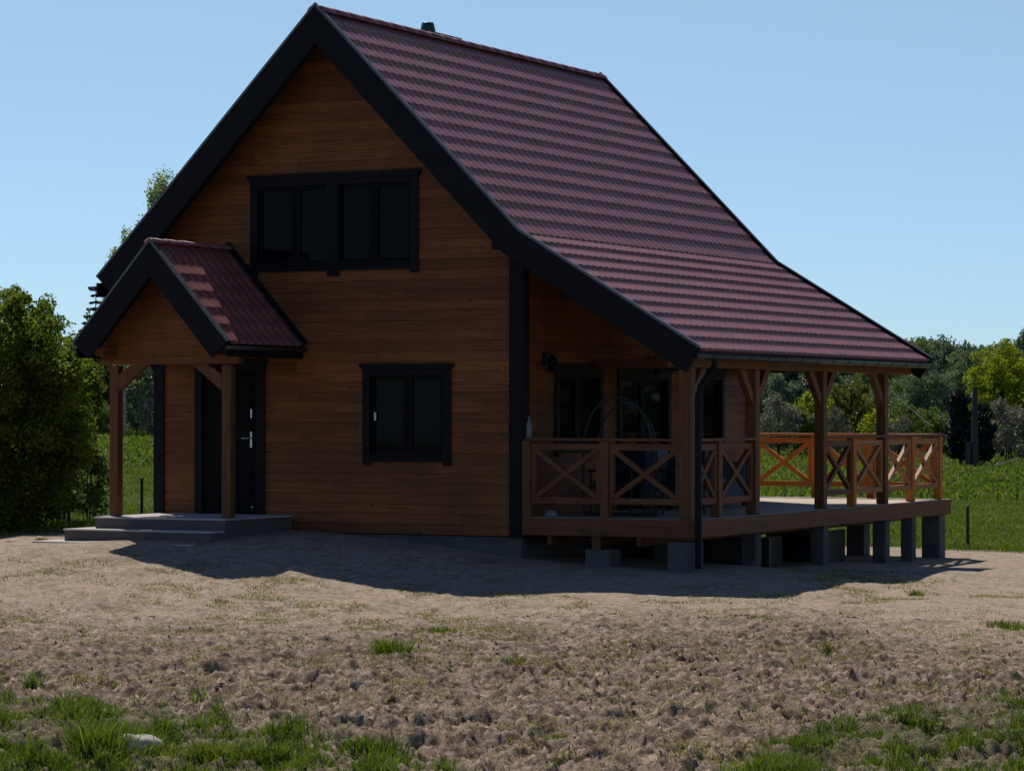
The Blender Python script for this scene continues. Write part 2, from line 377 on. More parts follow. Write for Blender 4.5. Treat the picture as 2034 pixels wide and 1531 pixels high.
def scatter(n, u0, u1, v0, v1, keep):
    v = v0+(v1-v0)*rs.rand(n)**.9; u = (u0+(u1-u0)*rs.rand(n))*v; x, y = uv(u, v); k = rs.rand(n) < keep(x, y, u, v); return x[k], y[k]
def kn(x, y, u, v):
    g = grassy(x, y)[0]; return np.clip((g+(fbm(x*3.1, y*3.1, 50, 4, .6)-.5)*2.0-.50)*2.0, 0, 1)*(.30+.70*(fbm(x*5.5, y*5.5, 77, 3) > .42))
x, y = scatter(640000, -.22, .22, 16.5, 26.0, kn)
hh = (.02+.50*np.clip(fbm(x*3.3, y*3.3, 60, 3)-.36, 0, 1)**1.5)*(.6+.8*rs.rand(len(x)))
blades('grass', x, y, hh, .006+.005*rs.rand(len(x)), .7, M['grass'], 'low green grass growing along the near edge of the bare soil', 1)
def km(x, y, u, v): return np.clip((grassy(x, y)[0]-.35)*3, 0, 1)
x, y = scatter(330000, -.22, .22, 44, 80, km)
blades('meadow_grass', x, y, (.04+.15*fbm(x*.7, y*.7, 61, 3))*(.5+rs.rand(len(x))), .008+.011*rs.rand(len(x)), .8, M['grass'], 'green meadow grass beyond the house', 2)
x, y = scatter(170000, -.22, .22, 78, 200, lambda x, y, u, v: np.ones_like(x))
blades('far_meadow_grass', x, y, (.08+.26*fbm(x*.4, y*.4, 62, 3))*(.5+rs.rand(len(x))), .05+.05*rs.rand(len(x)), .7, M['grass'], 'far meadow grass running up to the treeline', 3)
def kw(x, y, u, v):
    g = grassy(x, y)[0]; a = fbm(x*2.3, y*2.3, 70, 4); b = fbm(x*.5, y*.5, 71, 3)
    ok = (g < .5) & ~((x > -4) & (x < 6) & (y > -3.2) & (y < 10.5))
    return np.clip((a-.52)*8, 0, 1)*np.clip((b-.30)*3, .2, 1)*ok*(.75+.25*(v < 30))
x, y = scatter(560000, -.21, .21, 18.5, 41, kw)
blades('weeds', x, y, .025+.05*rs.rand(len(x)), .006+.006*rs.rand(len(x)), 1.1, M['drygrass'], 'thin yellow green weeds sprouting from the sandy soil', 4)
def ks(x, y, u, v):
    g = grassy(x, y)[0]; return np.clip((fbm(x*1.4, y*1.4, 91, 4)-.42)*5, .05, 1)*(g < .8)*~((x > -4) & (x < 6) & (y > -3.2) & (y < 10.5))
x, y = scatter(60000, -.21, .21, 17.5, 38, ks)
blades('straw', x, y, .006+.010*rs.rand(len(x)), .004+.005*rs.rand(len(x)), 6.0, M['straw'], 'dry straw and root crumbs scattered over the dug soil', 14, sink=.0)

def lumps(name, x, y, s, m, label, seed):
    rs = np.random.RandomState(seed)
    t = (1+5**.5)/2
    ico = V([(-1,t,0),(1,t,0),(-1,-t,0),(1,-t,0),(0,-1,t),(0,1,t),(0,-1,-t),(0,1,-t),(t,0,-1),(t,0,1),(-t,0,-1),(-t,0,1)])/1.9
    F_ = V([(0,11,5),(0,5,1),(0,1,7),(0,7,10),(0,10,11),(1,5,9),(5,11,4),(11,10,2),(10,7,6),(7,1,8),(3,9,4),(3,4,2),(3,2,6),(3,6,8),(3,8,9),(4,9,5),(2,4,11),(6,2,10),(8,6,7),(9,8,1)])
    N = len(x); P = ico[None]*(1+.35*(rs.rand(N, 12, 3)-.5)); a = rs.rand(N)*6.28; ca, sa = np.cos(a), np.sin(a)
    P = P*np.stack([.7+.7*rs.rand(N), .5+.5*rs.rand(N), .25+.25*rs.rand(N)], 1)[:, None]*s[:, None, None]
    Px = P[..., 0]*ca[:, None]-P[..., 1]*sa[:, None]; Py = P[..., 0]*sa[:, None]+P[..., 1]*ca[:, None]
    z = ground_top(x, y)
    W = np.stack([Px+x[:, None], Py+y[:, None], P[..., 2]+z[:, None]+.1*s[:, None]], -1).reshape(-1, 3)
    f = (np.arange(N)[:, None, None]*12+F_[None]).reshape(-1)
    me = mesh_np(name, W, f, np.full(N*20, 3), m, {'grassy': np.zeros(N*12), 'cloddy': np.repeat(.1+.6*rs.rand(N), 12)})
    o = bpy.data.objects.new(name, me); link(o, label=label, cat='soil clods', kind='stuff'); return o
def kc(x, y, u, v):
    g, u_, v_, px = grassy(x, y); return (clod_amount(x, y, v_, px)-.15)*(g < .7)*np.clip((fbm(x*1.5, y*1.5, 80, 3)-.35)*5, 0, 1)
x, y = scatter(16000, -.21, .21, 17.5, 34, kc)
lumps('soil_clods', x, y, .006+.014*rs.rand(len(x))**2, M['ground'], 'crumbled brown clods of dug soil', 9)

# tufts that stand out one by one: (px, y of the foot, size, blades, dry)
def tuft(px, py, r, h, nb, m, label, seed):
    v = 2.35*F/(py-819.5); x0, y0 = uvpx(px, v)
    for _ in range(4):
        z = float(ground_top(V([x0]), V([y0]))[0]); v = (CAM[2]-z)*F/(py-819.5); x0, y0 = uvpx(px, v)
    q = np.random.RandomState(seed); N = nb; K = 9; kc_ = q.randint(0, K, N); ka = q.rand(K)*6.28; kr = r*.75*q.rand(K)**.7; kh = .45+.75*q.rand(K)
    rr = r*.42*np.sqrt(q.rand(N)); a = q.rand(N)*6.28
    bx = rr*np.cos(a)+(kr*np.cos(ka))[kc_]; by = rr*np.sin(a)+(kr*np.sin(ka))[kc_]; z = ground_top(x0+bx, y0+by)-.02
    hh = h*(.3+.7*q.rand(N))*kh[kc_]; ll = hh*(.15+.8*q.rand(N)**1.5); w = .0025+.0035*q.rand(N); wa = q.rand(N)*6.28
    wx, wy = np.cos(wa)*w, np.sin(wa)*w; aa = a+q.randn(N)*.5; lx, ly = np.cos(aa)*ll, np.sin(aa)*ll
    P = np.zeros((N, 5, 3)); zz = z-z.min()
    P[:, 0] = np.stack([bx-wx, by-wy, zz], 1); P[:, 1] = np.stack([bx+wx, by+wy, zz], 1)
    P[:, 2] = np.stack([bx+wx*.8+lx*.35, by+wy*.8+ly*.35, zz+hh*.6], 1); P[:, 3] = np.stack([bx-wx*.8+lx*.35, by-wy*.8+ly*.35, zz+hh*.6], 1)
    P[:, 4] = np.stack([bx+lx, by+ly, zz+hh*.85], 1)
    b = np.arange(N)[:, None]*5; f = np.concatenate([b+0, b+1, b+2, b+3, b+3, b+2, b+4], 1).ravel()
    me = mesh_np('grass_tuft', P.reshape(-1, 3), f, np.tile([4, 3], N), m, {'rnd': np.repeat(q.rand(N), 5)})
    o = bpy.data.objects.new('grass_tuft', me); o.location = (x0, y0, float(z.min())); link(o, label=label, cat='grass tuft'); return o
tuft(772, 1308, .20, .25, 1100, M['grass'], 'bright green tuft alone on the sand below the middle of the house', 1)
tuft(195, 1500, .26, .42, 1500, M['grass'], 'tall dense grass tuft left of the pale stone', 2)
tuft(440, 1497, .20, .24, 900, M['grass'], 'broad low green tuft right of the pale stone', 3)
tuft(880, 1253, .22, .09, 420, M['grass'], 'flat spreading green weed patch up and right of the lone tuft', 4)
tuft(441, 1215, .16, .08, 260, M['drygrass'], 'small yellow green weed patch in the pale sand', 5)
tuft(1822, 1182, .16, .12, 300, M['grass'], 'small green tuft close to the tip of the roof shadow', 6)
tuft(2000, 1243, .28, .14, 500, M['grass'], 'green tuft at the right edge of the sand slope', 7)
tuft(1950, 1335, .12, .12, 420, M['drygrass'], 'yellow green tuft above the grass corner at the lower right', 8)
tuft(80, 1135, .10, .08, 260, M['drygrass'], 'low weed patch in front of the porch steps', 9)
tuft(740, 1500, .30, .20, 900, M['grass'], 'dark green clump at the bottom of the soil slope', 10)
tuft(1022, 1335, .13, .12, 220, M['drygrass'], 'thin weed tuft in the middle of the brown clods', 11)
tuft(1105, 1462, .12, .13, 260, M['grass'], 'small green tuft near the bottom between the two grass corners', 12)
tuft(1640, 1290, .11, .10, 200, M['drygrass'], 'yellowish weed tuft on the clods below the terrace end', 13)

# ------------------------------------------------------------------ HOUSE
house = thing('timber_house', (0, 0, -.4), 'dark stained timber house with a steep maroon tiled roof sweeping down over the terrace', 'house')
HW = 2.89; L = 8.06; BH = .138; Z0 = -.26
def prof_right(x): return np.interp(x, [0, 3.09, 5.67], [6.94, 3.79, 2.225])
RIDGE = (0, 6.94); KNEE = (3.09, 3.79); EAVE = (5.67, 2.225); LEAVE = (-3.57, 3.30)

# walls made of overlapping horizontal boards, cut around the openings
def board_wall(mb, width_at, plane, openings, zmax, outward):
    # plane(u, d, z) -> xyz with d = distance proud of the wall
    z = Z0
    cuts = sorted(set([round(o[k], 4) for o in openings for k in (2, 3)]))
    while z < zmax-1e-4:
        z1 = min(z+BH, zmax)
        zs = [z]+[c for c in cuts if z+.004 < c < z1-.004]+[z1]
        for a, b in zip(zs[:-1], zs[1:]):
            (l0, r0), (l1, r1) = width_at(a), width_at(b)
            if r0-l0 < .02: continue
            mid = (a+b)/2; blk = sorted([(o[0], o[1]) for o in openings if o[2]-1e-4 < mid < o[3]+1e-4])
            segs = []; cur = None
            edges = [('L', None)]+[e for e in blk]+[('R', None)]
            pts = []; left = (l0, l1)
            for o0, o1 in blk: segs.append((left, (o0, o0))); left = (o1, o1)
            segs.append((left, (r0, r1)))
            fa = (a-z)/BH; fb = (b-z)/BH; da = .020*(1-fa)+.002; db = .020*(1-fb)+.002
            for (la, lb), (ra, rb) in segs:
                if ra-la < .005: continue
                vs = [plane(la, da, a), plane(ra, da, a), plane(rb, db, b), plane(lb, db, b), plane(la, -.1, a), plane(ra, -.1, a), plane(rb, -.1, b), plane(lb, -.1, b)]
                # bevelled lower edge
                mb.add(vs, [(0, 1, 2, 3), (0, 4, 5, 1), (1, 5, 6, 2), (2, 6, 7, 3), (3, 7, 4, 0), (4, 7, 6, 5)])
        z = z1
def gable_w(z):
    w = min(HW, max(0, (6.94-.17-z)/1.018)); return (-w, w)
UW = (-1.30, 1.30, 3.36, 4.60); LW = (.50, 1.80, .74, 1.97); DR = (-2.20, -1.14, -.03, 2.04)
mb = MB(); board_wall(mb, gable_w, lambda u, d, z: (u, -d, z), [UW, LW, DR], 6.72, 0)
mb.build('front_wall', M['clad'], house)
SW1 = (.98, 2.45, .86, 1.96); SW2 = (3.03, 4.83, .0, 1.96); SW3 = (5.35, 6.88, .86, 1.96)
SD = []
mb = MB(); board_wall(mb, lambda z: (0.1, L-.1), lambda u, d, z: (HW+d, u, z), [SW1, SW2, SW3], 3.88, 0); mb.build('side_wall', M['clad'], house)
mb = MB(); board_wall(mb, lambda z: (0.1, L-.1), lambda u, d, z: (-HW-d, u, z), [], 3.88, 0); mb.build('side_wall', M['clad'], house)
mb = MB(); board_wall(mb, gable_w, lambda u, d, z: (u, L+d, z), [], 6.72, 0); mb.build('rear_wall', M['clad'], house)
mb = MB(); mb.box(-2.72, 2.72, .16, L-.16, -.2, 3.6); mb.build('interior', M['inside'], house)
mb = MB(); mb.box(-HW+.03, HW-.02, .03, L-.03, -1.5, Z0-.012); mb.build('foundation', M['conc'], house, bevel=.01)
# corner boards
for x0, x1 in ((-HW-.03, -2.765), (2.715, HW+.03)):
    mb = MB(); mb.box(x0, x1, -.045, -.0225, Z0-.02, 3.75)
    sx0, sx1 = (HW+.0225, HW+.045) if x0 > 0 else (-HW-.045, -HW-.0225)
    mb.box(sx0, sx1, -.045, .13, Z0-.02, 3.75); mb.build('corner_board', M['trim'], house, bevel=.003)
mb = MB(); mb.box(HW+.0225, HW+.045, L-.2, L+.045, Z0, 3.75); mb.box(2.73, HW+.0225, L+.0225, L+.045, Z0, 3.75); mb.build('corner_board', M['trim'], house, bevel=.003)

# windows ------------------------------------------------------------
def window(op, plane, n_sash, casing=True, mid_board=None, low=0, door=False, handle=None):
    u0, u1, z0, z1 = op
    def bx(mb, a, b, d0, d1, c, d):
        ps = [plane(p, q, r) for r in (c, d) for q in (d0, d1) for p in (a, b)]
        mb.add([ps[0], ps[1], ps[3], ps[2], ps[4], ps[5], ps[7], ps[6]], [(0,3,2,1),(4,5,6,7),(0,1,5,4),(1,2,6,5),(2,3,7,6),(3,0,4,7)]); return mb
    cs = MB(); cw = .115
    ex = .06
    bx(cs, u0-.03, u0+cw-.03, .024, .05, z0-low-.07, z1+.0); bx(cs, u1-cw+.03, u1+.03, .024, .05, z0-low-.07, z1+.0)
    # lintel board with flared ends
    pl = [(u0-.035-ex*.1, z1+.001), (u1+.035+ex*.1, z1+.001), (u1+.05+ex*.5, z1+.05), (u1+.055+ex*.5, z1+.085), (u0-.055-ex*.5, z1+.085), (u0-.05-ex*.5, z1+.05)]
    n = len(pl); vs = [plane(a, .024, b) for a, b in pl]+[plane(a, .06, b) for a, b in pl]
    cs.add(vs, [tuple(range(n)), tuple(range(2*n-1, n-1, -1))]+[(i, (i+1) % n, (i+1) % n+n, i+n) for i in range(n)])
    bx(cs, u0-.03+cw, u1-cw+.03, .024, .05, z1-.08, z1)
    if not door: bx(cs, u0-.03+cw, u1-cw+.03, .024, .045, z0-.02, z0+.07)
    if mid_board: bx(cs, mid_board[0], mid_board[1], .0455, .052, z0-low-.10, z1-.0)
    w = cs.build('window' if not door else 'patio_door', M['trim'], house, bevel=.003)
    if not door:
        sl = MB(); bx(sl, u0+cw-.02, u1-cw+.02, .0455, .085, z0+.065, z0+.085); sl.build('window_sill', M['trim'], w)
    # sashes
    a0, a1 = u0+.06, u1-.06; c0, c1 = z0+.06, z1-.06; W = (a1-a0)/n_sash
    fr = MB(); bx(fr, u0, a0, -.06, .02, z0, z1); bx(fr, a1, u1, -.06, .02, z0, z1); bx(fr, a0, a1, -.06, .02, c1, z1); bx(fr, a0, a1, -.06, .02, z0, c0); fr.build('window_frame', M['sash'], w)
    for k in range(n_sash):
        s0, s1 = a0+k*W+.004, a0+(k+1)*W-.004; t = .075; sa = MB()
        bx(sa, s0, s0+t, -.05, .005, c0+.003, c1-.003); bx(sa, s1-t, s1, -.05, .005, c0+.003, c1-.003)
        bx(sa, s0+t, s1-t, -.05, .005, c1-t, c1-.003); bx(sa, s0+t, s1-t, -.05, .005, c0+.003, c0+t)
        sa.build('window_sash', M['sash'], w, bevel=.004)
        gl = MB(); bx(gl, s0+t, s1-t, -.03, -.022, c0+t, c1-t); gl.build('glass', M['glass'], w)
    if handle:
        for hu, hz in handle:
            hb = MB(); bx(hb, hu-.012, hu+.012, .006, .03, hz-.05, hz+.06); hb.build('handle', M['white'], w, bevel=.004)
    return w
front = lambda u, d, z: (u, -d, z)
side = lambda u, d, z: (HW+d, u, z)
window(UW, front, 4, mid_board=(-.10, .10))
window(LW, front, 2, handle=[(.655, 1.33)])
window(SW1, side, 2); window(SW2, side, 2, door=True); window(SW3, side, 2)
# front door
dm = MB(); dm.box(-2.245, -2.12, -.05, -.024, -.03, 2.04); dm.box(-1.225, -1.10, -.05, -.024, -.03, 2.04)
pl = [(-2.25, 2.041), (-1.095, 2.041), (-1.06, 2.09), (-1.055, 2.125), (-2.29, 2.125), (-2.285, 2.09)]
dm.prism(pl, -.06, -.024)
dm.box(-2.12, -1.225, -.05, -.024, 1.96, 2.04)
fd = dm.build('front_door', M['trim'], house, bevel=.003)
dl = MB(); dl.box(-2.12, -1.225, -.01, .05, -.02, 1.96)
for k in range(6): dl.box(-2.03, -1.315, -.022, -.0105, .14+k*.29, .37+k*.29)
dl.build('door_leaf', M['sash'], fd, bevel=.006)
hd = MB(); hd.box(-1.335, -1.305, -.035, -.0105, .90, 1.12); hd.tube([(-1.32, -.035, 1.03), (-1.32, -.085, 1.03), (-1.345, -.09, 1.03), (-1.44, -.09, 1.03)], .009, 8); hd.build('door_handle', M['steel'], fd)
hd = MB(); hd.box(-1.335, -1.308, -.03, -.0105, 1.31, 1.44); hd.build('lock_plate', M['steel'], fd, bevel=.004)
hd = MB(); hd.lathe((-1.30, -.035, .05), [(0, .04), (.016, .035), (.02, .015), (.012, 0), (0, 0)], 12); hd.build('door_stop', M['steel'], fd)

# tiled roof planes ----------------------------------------------------
def tile_plane(mb, p_top, p_bot, y0, y1, off=.0, pitch=.2, row=.318, amp=.018, stepz=.020, nper=10, from_bottom=False):
    """p_top, p_bot: (x, z) of the outer surface; ribs run down the slope, rows are pressed steps"""
    a = np.array(p_top); b = np.array(p_bot); ln = np.linalg.norm(b-a); d = (b-a)/ln; nrm = V([-d[1], d[0]]); nrm = nrm if nrm[1] > 0 else -nrm
    ny = int(round((y1-y0)/pitch*nper)); ys = np.linspace(y0, y1, ny+1); ph = (ys-y0)/pitch*2*np.pi
    wave = .78*(.5+.5*np.cos(ph))**.8+.22*(.5+.5*np.cos(2*ph))
    nr = max(1, int(round(ln/row))); rw = ln/nr; rows = []
    for r in range(nr):
        for s, st, sc in ((-.02, 0, 0) if r else (0.0, 0, 0), (.5, .5, 0), (.88, .92, 0), (1.0, 1.0, 1)):
            sd = r*rw+s*rw
            rows.append((sd+(wave*.056-.026 if s > .9 else 0), -.05+amp*wave+stepz*st))
        # riser down to the next row start
    rows.append((ln*np.ones(1), None))
    P = []
    rl = [r for r in rows if r[1] is not None]
    for sd, h in rl:
        sd = sd*np.ones_like(ys); x = a[0]+d[0]*sd+nrm[0]*(h+off); z = a[1]+d[1]*sd+nrm[1]*(h+off)
        P.append(np.stack([x, ys, z], 1))
    # closing riser at the bottom
    sd = ln*.995*np.ones_like(ys)+(wave*.022-.012); h = -.05+off+amp*wave*.3-.03
    P.append(np.stack([a[0]+d[0]*sd+nrm[0]*h, ys, a[1]+d[1]*sd+nrm[1]*h], 1))
    k = len(mb['v']); n = ny+1; vs = np.concatenate(P); i = np.arange(len(P)*n).reshape(len(P), n)
    q = np.stack([i[:-1, :-1], i[:-1, 1:], i[1:, 1:], i[1:, :-1]], -1).reshape(-1, 4)+sum(map(len, mb['v']))
    mb['v'].append(vs); mb['q'].append(q)
def build_tiles(name, planes, parent, **kw):
    mb = {'v': [], 'q': []}
    for p in planes: tile_plane(mb, *p, **kw)
    vs = np.concatenate(mb['v'])-ORG[parent.name]; q = np.concatenate(mb['q'])
    me = mesh_np(name, vs, q.ravel(), np.full(len(q), 4), M['tile'])
    o = bpy.data.objects.new(name, me); return link(o, parent)
YF, YB = -.5, 8.68
roof = build_tiles('roof', [((.02, 6.925), (3.12, 3.765), YF+.02, YB-.02), ((3.04, 3.82), EAVE, YF+.02, YB-.02)], house, off=.0)
lt = build_tiles('roof_tiles', [((-.02, 6.925), LEAVE, YF+.02, YB-.02)], roof)
def offs(poly, d):                     # offset polyline downwards (perpendicular)
    out = []
    for i, p in enumerate(poly):
        ns = []
        for j in (i-1, i):
            if 0 <= j < len(poly)-1:
                t = np.array(poly[j+1])-np.array(poly[j]); t = t/np.linalg.norm(t); ns.append(V([t[1], -t[0]]) if t[0] > 0 else V([-t[1], t[0]]))
        n = sum(ns); n = n/np.linalg.norm(n); c = n@ns[0]; out.append(tuple(np.array(p)+n*d/c))
    return out
RP = [RIDGE, KNEE, EAVE]; LP = [RIDGE, LEAVE]
def slab(mb, poly, d0, d1, y0, y1, cut=True):
    a = offs(poly, d0); b = offs(poly, d1)
    a[0] = (0, poly[0][1]-d0*1.427); b[0] = (0, poly[0][1]-d1*1.427)
    n = len(a)
    for i in range(n-1): mb.prism([a[i], a[i+1], b[i+1], b[i]], y0, y1)
    return mb
mb = MB(); slab(mb, RP, .085, .17, YF+.03, YB-.03); slab(mb, LP, .085, .17, YF+.03, YB-.03); mb.build('roof_underside', M['trim'], roof)
for (y0, y1) in ((YF-.03, YF+.0), (YB, YB+.03)):
    mb = MB(); slab(mb, RP, -.005, .37, y0, y1); slab(mb, LP, -.005, .37, y0, y1)
    if y0 < 0:
        # second inner board that gives the verge its depth
        slab(mb, RP, .20, .385, y0+.032, y0+.11); slab(mb, LP, .20, .385, y0+.032, y0+.11)
    mb.build('bargeboard', M['trim'], roof, bevel=.004)
    fl = MB(); s0, s1 = (y0-.012, y0+.05) if y0 < 0 else (y1-.05, y1+.012)
    slab(fl, RP, -.020, -.0055, s0, s1); slab(fl, LP, -.020, -.0055, s0, s1)
    f0, f1 = (y0-.012, y0-.001) if y0 < 0 else (y1+.001, y1+.012)
    slab(fl, RP, -.0052, .012, f0, f1); slab(fl, LP, -.0052, .012, f0, f1); fl.build('verge_flashing', M['flash'], roof)
# ridge cap: overlapping half round pieces
mb = MB(); k = 0; yy = YF-.02
while yy < YB:
    y2 = min(yy+.40, YB+.02); r0, r1 = .105, .115
    pts = []
    for yv, r in ((yy, r1), (y2+.02, r0)):
        for j in range(9):
            t = math.pi*(j/8); pts.append((math.cos(t)*r*1.15, yv, 6.845+math.sin(t)*r*.85))
    mb.add(pts, [(j, j+1, j+10, j+9) for j in range(8)]+[tuple(range(9))], True); yy = y2
mb.build('ridge_cap', M['tile'], roof)
# purlin ends under the verge
for x0, x1, z1 in ((2.64, 2.90, 3.72), (-2.90, -2.64, 3.72)):
    mb = MB(); mb.box(x0, x1, YF+.08, .0, z1-.17, z1+.05); mb.build('purlin_end', M['trim'], house, bevel=.01)
# left eave fascia + gutter, right eave fascia + gutter
mb = MB(); mb.box(-3.60, -3.56, YF, YB, 3.02, 3.22); mb.build('fascia', M['trim'], roof)
mb = MB(); mb.box(5.60, 5.63, YF, YB, 2.085, 2.16); mb.build('fascia', M['trim'], roof)
def gutter(cx, cz, y0, y1, r=.065):
    g = MB(); pts = []
    for yv in (y0, y1):
        for rr in (r, r-.006):
            for j in range(11):
                t = math.pi+math.pi*j/10; pts.append((cx+rr*math.cos(t), yv, cz+rr*math.sin(t)))
    fs = []
    for j in range(10): fs += [(j, j+1, 22+j+1, 22+j), (11+j, 33+j, 33+j+1, 11+j+1)]
    fs += [tuple(range(11))+tuple(range(21, 10, -1)), tuple(range(22, 33))+tuple(range(43, 32, -1)), (0, 22, 33, 11), (10, 21, 43, 32)]
    g.add(pts, fs, True)
    g.prism([(cx+(r)*math.cos(math.pi+math.pi*j/10), cz+(r)*math.sin(math.pi+math.pi*j/10)) for j in range(11)], y0-.012, y0)
    g.prism([(cx+(r)*math.cos(math.pi+math.pi*j/10), cz+(r)*math.sin(math.pi+math.pi*j/10)) for j in range(11)], y1, y1+.012)
    gt = g.build('gutter', M['gutter'], house)
    yb = y0+.25; 
    while yb < y1:
        b = MB(); q = []
        for j in range(11):
            t = math.pi+math.pi*j/10
            q.append((cx+(r+.004)*math.cos(t), cz+(r+.004)*math.sin(t)))
        for j in range(10):
            a_, b_ = q[j], q[j+1]; b.add([(a_[0], yb, a_[1]), (b_[0], yb, b_[1]), (b_[0], yb+.035, b_[1]), (a_[0], yb+.035, a_[1])], [(0, 1, 2, 3)])
        b.build('gutter_bracket', M['trim'], gt); yb += .62
    return gt
gutter(5.715, 2.13, YF-.02, YB+.08); gutter(-3.66, 3.17, YF-.02, YB+.05)
# downpipes
mb = MB(); mb.tube([(5.715, -.12, 2.07), (5.715, -.12, 1.98), (5.53, -.15, 1.72), (5.50, -.155, 1.62), (5.50, -.155, -.62)], .045, 14)
for zz in (1.5, .3): mb.tube([(5.50, -.155, zz), (5.50, -.155, zz+.04)], .053, 14)
mb.build('downpipe', M['trim'], house)
mb = MB(); mb.tube([(-3.66, .25, 3.12), (-3.66, .25, 2.95), (-3.5, .25, 2.55), (-3.0, .25, 1.85), (-2.99, .25, -.4)], .045, 12); mb.build('downpipe', M['trim'], house)

# plate beam, roof posts and braces along the terrace
PX = 5.28; PW = .15
mb = MB(); mb.box(PX-.08, PX+.08, YF+.05, 8.62, 1.975, 2.135); mb.build('plate_beam', M['wy'], house, bevel=.008)
RPY = [(.0, .17), (2.26, PW), (4.86, PW), (7.5, PW)]
for y, w in RPY:
    mb = MB(); mb.box(PX-w/2, PX+w/2, y-w/2, y+w/2, .002, 1.974); mb.build('roof_post', M['wz'], house, bevel=.012)
def brace_y(y, dy, z0=1.46, z1=1.97, run=.50):
    a = (PX, y+dy*.06, z0); b = (PX, y+dy*(run+.06), z1+.02); m_ = MB()
    d = 1 if dy > 0 else -1; t = .15
    m_.prism([(y+d*.075, z0), (y+d*.075, z0+t*1.25), (y+d*(run-.12), 1.973), (y+d*(run+.06), 1.973)], PX-.045, PX+.045, axis=0)
    m_.build('brace', M['wz'], house, bevel=.006)
brace_y(0, 1); brace_y(2.26, -1); brace_y(2.26, 1); brace_y(4.86, -1); brace_y(4.86, 1); brace_y(7.5, -1)
# tie beams from wall to the plate (each one end at a post)
for y in (2.26, 4.86, 7.5):
    mb = MB(); mb.box(HW+.03, PX-.082, y-.05, y+.05, 2.0, 2.13); mb.build('tie_beam', M['wx'], house, bevel=.006)
# wall lanterns
for y in (.62, 4.13, 7.5):
    lm = MB(); lm.box(HW+.023, HW+.04, y-.05, y+.05, 2.02, 2.20); lm.tube([(HW+.03, y, 2.15), (HW+.12, y, 2.20), (HW+.14, y, 2.14)], .010, 6)
    lm.lathe((HW+.14, y, 1.93), [(.03, 0), (.055, .01), (.055, .02), (.03, .02)], 8); lm.lathe((HW+.14, y, 1.93), [(.085, .16), (.05, .21), (.012, .24), (0, .24)], 8)
    for q in range(4):
        t = q*math.pi/2+.78; lm.tube([(HW+.14+.05*math.cos(t), y+.05*math.sin(t), 1.945), (HW+.14+.07*math.cos(t), y+.07*math.sin(t), 2.09)], .006, 5)
    lo = lm.build('wall_lantern', M['trim'], house)
    g2 = MB(); g2.lathe((HW+.14, y, 1.945), [(.0, .005), (.043, .005), (.06, .14), (0, .14)], 8); g2.build('lantern_glass', M['glass'], lo)

# chimney behind the ridge
mb = MB(); mb.box(-.95, -.50, 3.85, 4.50, 5.9, 7.045)
ch = mb.build('chimney', M['brick'], house, bevel=.01)
mb = MB(); mb.box(-1.02, -.43, 3.75, 4.62, 7.046, 7.085); mb.build('chimney_cap', M['brick'], ch, bevel=.008)
mb = MB(); mb.lathe((-.62, 3.86, 7.085), [(.10, 0), (.125, .01), (.12, .03), (.092, .15), (.085, .16), (0, .16)], 18); mb.build('chimney_cowl', M['gutter'], ch)

# ------------------------------------------------------------------ porch (part of the house)
porch = pivot('porch', house)
PC, PYF, PYB = -1.685, -2.0, -.035
PAz, PEz, PH = 3.70, 2.33, 1.235
a_, r_ = (PC, PAz), (PC+PH, PEz); l_ = (PC-PH, PEz)
build_tiles('porch_tiles', [(a_, r_, PYF+.02, PYB), (a_, l_, PYF+.02, PYB)], porch, off=.012, row=.31)
def pslab(mb, d0, d1, y0, y1):
    sl = (PAz-PEz)/PH; k = math.hypot(1, sl)
    for s in (1, -1):
        e = s*PH; nx, nz = s*sl/k, 1/k
        A0, A1 = (PC, PAz-d0*k), (PC, PAz-d1*k); E0 = (PC+e-nx*d0, PEz-nz*d0); E1 = (PC+e-nx*d1-s*.0, PEz-nz*d1)
        mb.prism([A0, E0, E1, A1], y0, y1)
    return mb
mb = MB(); pslab(mb, .06, .12, PYF+.02, PYB); mb.build('porch_roof_underside', M['trim'], porch)
mb = MB(); pslab(mb, -.004, .33, PYF-.03, PYF); mb.build('porch_bargeboard', M['trim'], porch, bevel=.004)
mb = MB(); pslab(mb, -.018, -.0045, PYF-.04, PYF+.03); pslab(mb, -.0043, .012, PYF-.04, PYF-.031); mb.build('porch_flashing', M['flash'], porch)
mb = MB(); pslab(mb, -.05, .06, PYB-.03, PYB-.002+.012); mb.build('wall_flashing', M['trim'], porch)
mb = MB(); yy = PYF-.02
while yy < PYB-.05:
    y2 = min(yy+.36, PYB); pts = []
    for yv, r in ((yy, .085), (y2+.015, .075)):
        for j in range(9): t = math.pi*j/8; pts.append((PC+math.cos(t)*r*1.1, yv, PAz-.035+math.sin(t)*r*.8))
    mb.add(pts, [(j, j+1, j+10, j+9) for j in range(8)]+[tuple(range(9))], True); yy = y2
mb.build('porch_ridge_cap', M['tile'], porch)
mb = MB(); mb.box(PC+PH-.06, PC+PH-.03, PYF, PYB, PEz-.20, PEz-.05); mb.build('porch_fascia', M['trim'], porch)
mb = MB(); mb.box(PC-PH+.03, PC-PH+.06, PYF, PYB, PEz-.20, PEz-.05); mb.build('porch_fascia', M['trim'], porch)
for sx in (1, -1):
    g_ = MB(); cx = PC+sx*(PH+.01); cz = PEz-.06
    pts = []
    for yv in (PYF-.02, PYB-.02):
        for j in range(9): t = math.pi+math.pi*j/8; pts.append((cx+.05*math.cos(t), yv, cz+.05*math.sin(t)))
    g_.add(pts, [(j, j+1, j+10, j+9) for j in range(8)]+[tuple(range(9)), tuple(range(17, 8, -1))], True); g_.build('porch_gutter', M['gutter'], porch)
